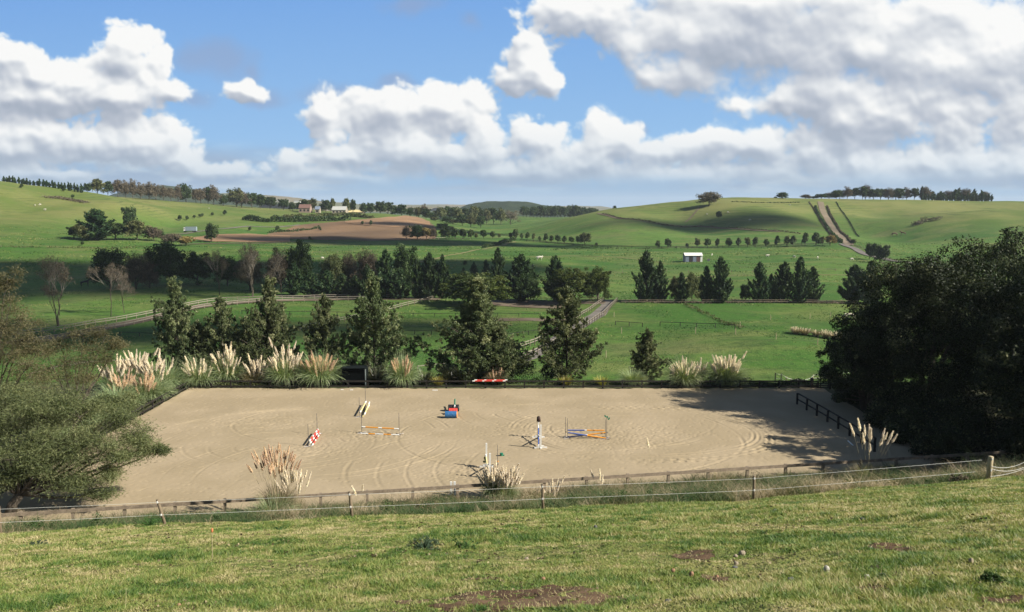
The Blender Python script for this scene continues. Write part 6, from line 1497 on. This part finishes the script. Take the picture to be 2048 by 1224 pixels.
for i, (px, py, w, h, m, lab) in enumerate([(1484, 1110, 17, 13, M_STONE, 'largest pale round stone in the cluster'), (1471, 1113, 11, 8, M_STONE, 'small stone touching the left of the largest pale stone'), (1472, 1130, 12, 11, M_STONE, 'pale stone below the largest one'), (1470, 1136, 14, 6, M_STONE4, 'flat grey stone under the pale pair'), (1346, 1145, 11, 11, M_STONE2, 'brown stone left of the reddish upright one'),
   (1383, 1151, 12, 14, M_STONE2, 'reddish stone standing upright by the brown one'), (1426, 1093, 9, 6, M_STONE, 'small tan stone behind the cluster'), (1653, 1142, 15, 18, M_STONE3, 'upright whitish stone standing alone'), (1434, 1156, 9, 9, M_STONE2, 'small reddish stone right of the upright reddish one'), (1733, 1158, 14, 12, M_STONE3, 'white-grey stone in front of the grey pair'), (1765, 1152, 18, 10, M_STONE4, 'flat dark grey stone among weeds'),
   (1942, 1124, 13, 12, M_STONE, 'tan stone at the right of the paddock'), (1191, 1056, 10, 8, M_STONE4, 'small dark clod near the middle post'), (1390, 1006, 16, 7, M_STONE2, 'orange clod at the foot of the bank'), (1550, 1024, 12, 8, M_STONE4, 'dark clod below the bank right of centre'), (1604, 1037, 8, 5, M_STONE4, 'small dark clod farther right of the bank'), (1725, 1040, 12, 7, M_STONE4, 'dark clod in the sunny grass at the right'),
   (1053, 1118, 12, 7, M_STONE, 'low tan stone near the bare soil'), (1087, 1160, 12, 8, M_STONE2, 'reddish clod on the bare soil edge'), (358, 1212, 10, 8, M_STONE2, 'tan stone at the lower left'), (1985, 1165, 16, 9, M_STONE4, 'grey stone in weeds at the right edge'), (1337, 1205, 18, 7, M_STONE4, 'dark flat clod at the bottom centre right'), (1582, 1160, 18, 7, M_STONE4, 'dark flat clod left of the whitish stone')]):
    stone(px, py, w, h, m, lab, i + 2)
# thin marker stake
P = G(425, 1118); t = thing('marker_stake', 'thin straw-coloured stake with an orange tip standing in the paddock', 'stake', P)
m = MB(); m.tube([[0, 0, -.1], [.005, 0, .30], [.015, 0, .60]], .006, 6); m.build('shaft', M_NEWWOOD, t)
m = MB(); m.tube([[.015, 0, .57], [.017, 0, .60], [.018, 0, .64], [.018, 0, .66]], [.012, .026, .022, .006], 8); m.build('tip', plain('faded_orange', (.50, .17, .07), .6), t)
def near_patch(name, cols, mat, off):
    rows = []
    for px, t_, b in cols:
        a, c = G(px, t_), G(px, b); rows.append(((a.x, a.y), (c.x, c.y)))
    return sheet(name, rows, mat, off, 60)
M_SOIL = sheet_mat('bare_red_soil', (.085, .050, .030), (.125, .080, .048), (.17, .13, .08), .8, 9.0, .05)
def grass():
    rs = np.random.RandomState(2)
    n = 1000000
    # even in picture density would be camera bound; instead fall off with distance from the gate end of the paddock
    Y = 6.5 + 29.5 * rs.rand(n) ** 1.25; X = (rs.rand(n) * 2 - 1) * (Y * .66 + 1.5)
    keep = Y < Ycrest(X / np.maximum(Y, 8)) + .8; X = X[keep]; Y = Y[keep]
    lush = fbm(X / 1.9, Y / 1.9, 51, 3); dry = fbm(X / 3.1, Y / 3.1, 61, 3)
    def px_of(X, Y):
        Z = H(X, Y); dz = Z - CAMZ; c, s = math.cos(PITCH), math.sin(PITCH); dp = Y * c - dz * s; up = Y * s + dz * c
        return 1024 + F * X / dp, 612 - F * up / dp
    # bare patches, as places on the ground
    bare = np.zeros(len(X), bool)
    for (px, py, rx, ry) in BARE:
        c = G(px, py); e = G(px, py + ry); wx = rx * c.y / F; wy = abs(c.y - e.y) + .05
        q = ((X - c.x) / wx) ** 2 + ((Y - c.y) / wy) ** 2 + 1.4 * fbm(X / .35, Y / .35, 71, 2)
        bare |= q < .85
    k = ~(bare & (rs.rand(len(X)) < .88)); dry = np.where(bare, dry + 1.2, dry); X, Y, lush, dry = X[k], Y[k], lush[k], dry[k]
    for (px, py, rx, ry) in LUSH:
        c = G(px, py); e = G(px, py + ry); wx = rx * c.y / F; wy = abs(c.y - e.y) + .05
        lush = lush + .6 * np.exp(-(((X - c.x) / wx) ** 2 + ((Y - c.y) / wy) ** 2))
    n = len(X); Z = H(X, Y)
    tuft = np.clip(fbm(X / .45, Y / .45, 171, 3) - .22, 0, .5); h = (.018 + .034 * rs.rand(n)) * (1 + 1.6 * tuft) * np.clip(1 + 1.5 * lush, .5, 2.4) * np.clip(Y / 16, .9, 1.35)
    w = .0058 * np.clip(Y / 11, .9, 2.2)
    a = rs.rand(n) * 6.283; ln = (.4 + 1.5 * rs.rand(n)); D = np.stack([np.cos(a) * ln, np.sin(a) * ln, np.ones(n)], 1) * h[:, None]
    b = rs.rand(n) * 6.283; S = np.stack([np.cos(b), np.sin(b), np.zeros(n)], 1) * np.reshape(w, (-1, 1))
    P = np.stack([X, Y, Z - .006], 1)
    V = np.stack([P - S, P + S, P + D * .6 + S * .6, P + D], 1).reshape(-1, 3)
    tone = np.clip(.57 - .40 * lush + .45 * dry + .75 * fbm(X / .28, Y / .28, 81, 2) - .5 * tuft + .35 * fbm(X / .9, Y / .9, 83, 3) + .16 * rs.randn(n), 0, 1)
    mb = MB(); mb.add(V, np.arange(n * 4).reshape(-1, 4), 0, tone)
    tag(mb.build('grass', ML['grass']), kind='stuff')
ML['grass'] = leaf_mat('grazed_grass', [(0, (.045, .095, .016)), (.3, (.120, .175, .034)), (.55, (.215, .235, .064)), (.8, (.29, .255, .11)), (1, (.42, .35, .19))], .5, .3, .3)
BARE = [(1010, 1203, 235, 27), (1140, 1182, 100, 14), (830, 1205, 50, 12), (950, 1160, 50, 6), (1380, 1112, 40, 8), (1780, 1095, 40, 12), (1430, 1155, 30, 8), (1170, 1200, 60, 14), (1750, 1180, 50, 6), (2010, 1200, 60, 8)]
LUSH = [(320, 1115, 90, 8), (530, 1060, 60, 6), (1280, 1030, 60, 6), (1500, 1015, 50, 5), (1090, 1080, 60, 12), (1800, 1130, 130, 16), (1750, 1200, 220, 22), (150, 1060, 90, 6), (930, 1095, 90, 8), (100, 1210, 160, 14), (560, 1205, 130, 12), (700, 1130, 90, 8), (1970, 1120, 60, 10), (1450, 1070, 60, 6), (330, 1040, 80, 6), (950, 1045, 60, 5)]
def bare_soil():
    for k, (px, py, rx, ry) in enumerate(BARE):
        c = G(px, py); e = G(px, py + ry); wx = rx * c.y / F; wy = abs(c.y - e.y) + .05; g = .035
        X, Y = np.meshgrid(np.arange(c.x - wx * 1.5, c.x + wx * 1.5, g), np.arange(c.y - wy * 1.5, c.y + wy * 1.5, g))
        q = ((X - c.x) / wx) ** 2 + ((Y - c.y) / wy) ** 2 + 1.4 * fbm(X / .35, Y / .35, 71, 3) + .8 * vnoise(X / .07, Y / .07, 73)
        ok = (q < .8)[:-1, :-1]
        if not ok.any(): continue
        Z = H(X, Y) + .006 + .02 * fbm(X / .12, Y / .12, 75, 3); w = X.shape[1]; i = np.arange(X.shape[0] - 1)[:, None] * w; j = np.arange(w - 1)[None]
        f = np.stack([i + j, i + j + 1, i + w + j + 1, i + w + j], -1)[ok]; V = np.stack([X, Y, Z], -1).reshape(-1, 3)
        u = np.unique(f); re_ = np.full(len(V), -1); re_[u] = np.arange(len(u)); mb = MB(); mb.add(V[u], re_[f])
        tag(mb.build('bare_soil', M_SOIL, smooth=True), kind='structure')
bare_soil()
grass()
# broad-leaved weeds
ML['weed'] = leaf_mat('weed_leaves', [(0, (.030, .060, .020)), (.6, (.060, .120, .030)), (1, (.10, .16, .05))], .45)
ML['thistle'] = leaf_mat('thistle_leaves', [(0, (.030, .050, .028)), (.6, (.055, .085, .050)), (1, (.09, .125, .075))], .5)
for i, (px, py, h_, w_, mt, lab) in enumerate([(848, 1098, .30, .9, 'thistle', 'blue-green thistle clump in the middle of the paddock'), (300, 1052, .5, 1.2, 'weed', 'dark leafy weed beside the leaning post'), (930, 1095, .14, 1.1, 'weed', 'bright green dock patch right of the thistle'), (1768, 1158, .07, .2, 'weed', 'small weed behind the flat grey stone'), (75, 1094, .15, .9, 'thistle', 'low blue-green weed patch at the left edge of the paddock'), (1985, 1163, .09, .35, 'weed', 'weed tuft at the right edge of the paddock'), (560, 1062, .12, .8, 'weed', 'low green weed patch below the leaning post')]):
    shrub(G(px, py), h_, w_, mt, lab, 2200, .016, i, 'weed', 'weeds in the near paddock', 'weed', .3)

def litter():
    """crumbs of dung, soil and dead stalk trodden into the near paddock"""
    rs = np.random.RandomState(77); n = 5200; Y = 7 + 27 * rs.rand(n) ** 1.1; X = (rs.rand(n) * 2 - 1) * Y * .63
    k = (fbm(X / 1.4, Y / 1.4, 181, 3) > .05) & (Y < Ycrest(X / np.maximum(Y, 8))); X, Y = X[k], Y[k]; n = len(X); mb = MB(); P = np.stack([X, Y, H(X, Y) + .012], 1)
    for m in range(4):
        s = (.010 + .022 * rs.rand(n) ** 2) * np.clip(Y / 14, .8, 1.6); Q = P + rs.randn(n, 3) * [.03, .03, .006]
        mb.leaves(Q, unit(rs.randn(n, 3) * .5 + [0, 0, .6]), rdir(rs, n), s * .9, s, 0, rs.rand(n))
    n = 900; Y = 7 + 27 * rs.rand(n); X = (rs.rand(n) * 2 - 1) * Y * .63; k = Y < Ycrest(X / np.maximum(Y, 8)); X, Y = X[k], Y[k]; n = len(X); P = np.stack([X, Y, H(X, Y)], 1)
    Q = P + np.stack([rs.randn(n) * .05, rs.randn(n) * .05, .06 + .13 * rs.rand(n)], 1); mb.segs(P, Q, np.full(n, .0030), np.full(n, .0014), 3, 0, .7 + .3 * rs.rand(n))
    tag(mb.build('litter', ML['litter']), kind='stuff')
ML['litter'] = leaf_mat('dung_and_dead_stalks', [(0, (.028, .020, .012)), (.55, (.07, .05, .03)), (1, (.34, .29, .17))], .9, .0, .05)
litter()
def pasture_tufts():
    rs = np.random.RandomState(31); n = 260000; Y = 87 + 420 * rs.rand(n) ** 1.7; X = (rs.rand(n) * 2 - 1) * Y * .64
    q = fbm(X / 9, Y / 9, 131, 4) + .35 * fbm(X / 1.6, Y / 1.6, 137, 2); k = q > .12; X, Y, q = X[k], Y[k], q[k]; n = len(X)
    tr = (fbm(X / 16, Y / 16, 141, 3)); s = (.05 + .07 * rs.rand(n)) * np.clip(Y / 130, .8, 3.2)
    P = np.stack([X, Y, H(X, Y) + s * .35], 1); mb = MB()
    mb.leaves(P, unit(rs.randn(n, 3) * .5 + [0, -.5, .8]), unit(rs.randn(n, 3) + [0, 0, .6]), s * .8, s, 0, np.clip(.42 + .9 * tr + .2 * rs.randn(n), 0, 1))
    tag(mb.build('pasture_tufts', ML['tufts']), kind='stuff')
ML['tufts'] = leaf_mat('pasture_tufts', [(0, (.028, .066, .014)), (.4, (.050, .100, .020)), (.7, (.11, .145, .038)), (1, (.20, .19, .075))], .7, .2, .15)
pasture_tufts()

# long rough grass on the bank between the two near fences
def rough_grass():
    rs = np.random.RandomState(8); n = 60000
    X = rs.uniform(-31, 34, n); yc = Ycrest(X / 34.0); yf = Yfront(X) + 1.3; t = rs.rand(n) ** .8; Y = yc + .5 + (yf - yc - .5) * t
    dn = fbm(X / 2.3, Y / 2.3, 91, 3); keep = dn > -.35; X, Y, dn = X[keep], Y[keep], dn[keep]; n = len(X)
    Z = H(X, Y); seg = 4; a = rs.rand(n) * 6.283; lean = .15 + .6 * rs.rand(n)
    L = (.30 + .45 * rs.rand(n)) * np.clip(1 + 1.3 * dn, .45, 2.0) * np.clip(.5 + .6 * (Y - Ycrest(X / 34.0)) / 5, .5, 1.05) * (1 + .35 * np.clip(X / 8, 0, 1))
    tone = np.clip(.47 + .14 * np.clip(X / 8, 0, 1) + 1.3 * fbm(X / 2.2, Y / 2.2, 95, 3) + .2 * rs.randn(n), 0, 1); mb = MB()
    rep = 5; X, Y, Z, a, lean, L, tone = [np.repeat(v, rep) for v in (X, Y, Z, a, lean, L, tone)]; n = len(X)
    X = X + rs.randn(n) * .07; Y = Y + rs.randn(n) * .07; a = rs.rand(n) * 6.283; L = L * (.6 + .7 * rs.rand(n))
    P = np.stack([X, Y, Z - .02], 1); th = lean * (.4 + .8 * rs.rand(n)); b = rs.rand(n) * 6.283; S = np.stack([np.cos(b), np.sin(b), np.zeros(n)], 1)
    for k in range(seg):
        d = np.stack([np.cos(a) * np.sin(th), np.sin(a) * np.sin(th), np.cos(th)], 1); Q = P + d * (L / seg)[:, None]
        w0, w1 = .011 * (1 - k / seg * .8), .011 * (1 - (k + 1) / seg * .85)
        mb.add(np.stack([P - S * w0, P + S * w0, Q + S * w1, Q - S * w1], 1).reshape(-1, 3), np.arange(n * 4).reshape(-1, 4), 0, tone); P = Q; th = th + .28 + .25 * rs.rand(n)
    # leafy mounds of dock, bracken and bramble among it
    k = 210; x = rs.uniform(-30, 33, k); yc = Ycrest(x / 34.0); yf = Yfront(x); y = yc + 1.2 + (yf - yc - 1.0) * rs.rand(k) ** .9; z = H(x, y)
    R = .25 + .55 * rs.rand(k) ** 1.5; hh = .22 + .42 * rs.rand(k); C = np.repeat(np.stack([x, y, z + hh * .35], 1), 150, 0); m_ = len(C)
    d = rdir(rs, m_); d[:, 2] = np.abs(d[:, 2]); P = C + d * (rs.rand(m_, 1) ** .4) * np.stack([np.repeat(R, 150), np.repeat(R, 150), np.repeat(hh, 150)], 1)
    tn = np.repeat(np.clip(.35 + .38 * rs.randn(k), 0, .95), 150); mb.leaves(P, unit(rdir(rs, m_) + [0, 0, .4]), rdir(rs, m_), .022, .06, 0, np.clip(tn + .12 * rs.randn(m_), 0, 1))
    tag(mb.build('rough_grass', ML['rough']), kind='stuff')
ML['rough'] = leaf_mat('rank_grass', [(0, (.035, .070, .022)), (.35, (.070, .100, .035)), (.6, (.13, .125, .06)), (.85, (.24, .195, .115)), (1, (.36, .29, .19))], .55, .25)
rough_grass()
for i, (px, Y, h_, w_, mt, lab) in enumerate([(1500, 47.5, 1.6, 2.6, 'broad_brown', 'reddish-brown bush sticking up behind the near rail'), (1440, 45, .9, 2.2, 'broad_olive', 'olive bush on the bank below the reddish one'), (1240, 46.5, 1.15, 2.6, 'broad_olive', 'olive bush on the bank right of the pale plumes'), (1310, 48, 1.3, 2.2, 'rough', 'tall tussock behind the rail near the thin plume'),
   (430, 44.5, .8, 2.2, 'pampas', 'green tussock on the bank right of the leaning post'), (760, 43.5, .7, 1.8, 'rough', 'brown weed clump below the near rail'), (880, 46, .9, 1.6, 'broad_olive', 'olive weed clump left of the white posts'), (1130, 44, .7, 2.0, 'rough', 'dry weed clump behind the middle post'), (1590, 44, .8, 2.2, 'broad_olive', 'olive growth on the bank where the tree shade begins'),
   (640, 43, .7, 1.8, 'broad_olive', 'green weed clump under the rail beside the tan pampas'), (980, 46.5, .8, 1.6, 'broad_brown', 'brown weed clump under the dense cream pampas'), (1920, 36.6, .45, 1.4, 'broad_brown', 'brown twiggy weed left of the thick end post')]):
    P = B(px, Y); shrub(P, h_, w_, mt, lab, 1300, .055, i + 20, 'bush', 'bushes on the near bank', 'bush', .25)
# bare stalks of dock and wild carrot standing on the bank
rs = np.random.RandomState(12)
for i in range(1):
    mb = MB(); n = 420; X = rs.uniform(-30, 33, n); Y = Ycrest(X / 34) + .8 + rs.rand(n) * 12; Y = np.minimum(Y, Yfront(X) + .8); Z = H(X, Y); L = .5 + .7 * rs.rand(n)
    P = np.stack([X, Y, Z], 1); Q = P + np.stack([rs.randn(n) * .12, rs.randn(n) * .12, np.ones(n)], 1) * L[:, None]
    mb.segs(P, Q, np.full(n, .006), np.full(n, .003), 3, 0, .7 + .3 * rs.rand(n)); C = np.repeat(Q, 6, 0) + rs.randn(n * 6, 3) * [.03, .03, .07]
    mb.leaves(C, rdir(rs, n * 6), rdir(rs, n * 6), .010, .03, 0, .6 + .4 * rs.rand(n * 6)); tag(mb.build('weed_stalks', ML['rough']), kind='stuff')

# ---------------------------------------------------------------- the air between: thin haze over the whole valley
def haze():
    m, nt = new_mat('thin_haze')
    v = N(nt, 'ShaderNodeVolumePrincipled'); v.inputs['Color'].default_value = (.80, .90, 1.0, 1); v.inputs['Density'].default_value = HAZE
    o = N(nt, 'ShaderNodeOutputMaterial'); nt.links.new(v.outputs[0], o.inputs['Volume'])
    mb = MB(); mb.box((0, 2600, 20), (15000, 11600, 142)); tag(mb.build('haze', m), kind='stuff')
HAZE = 0.000065
haze()
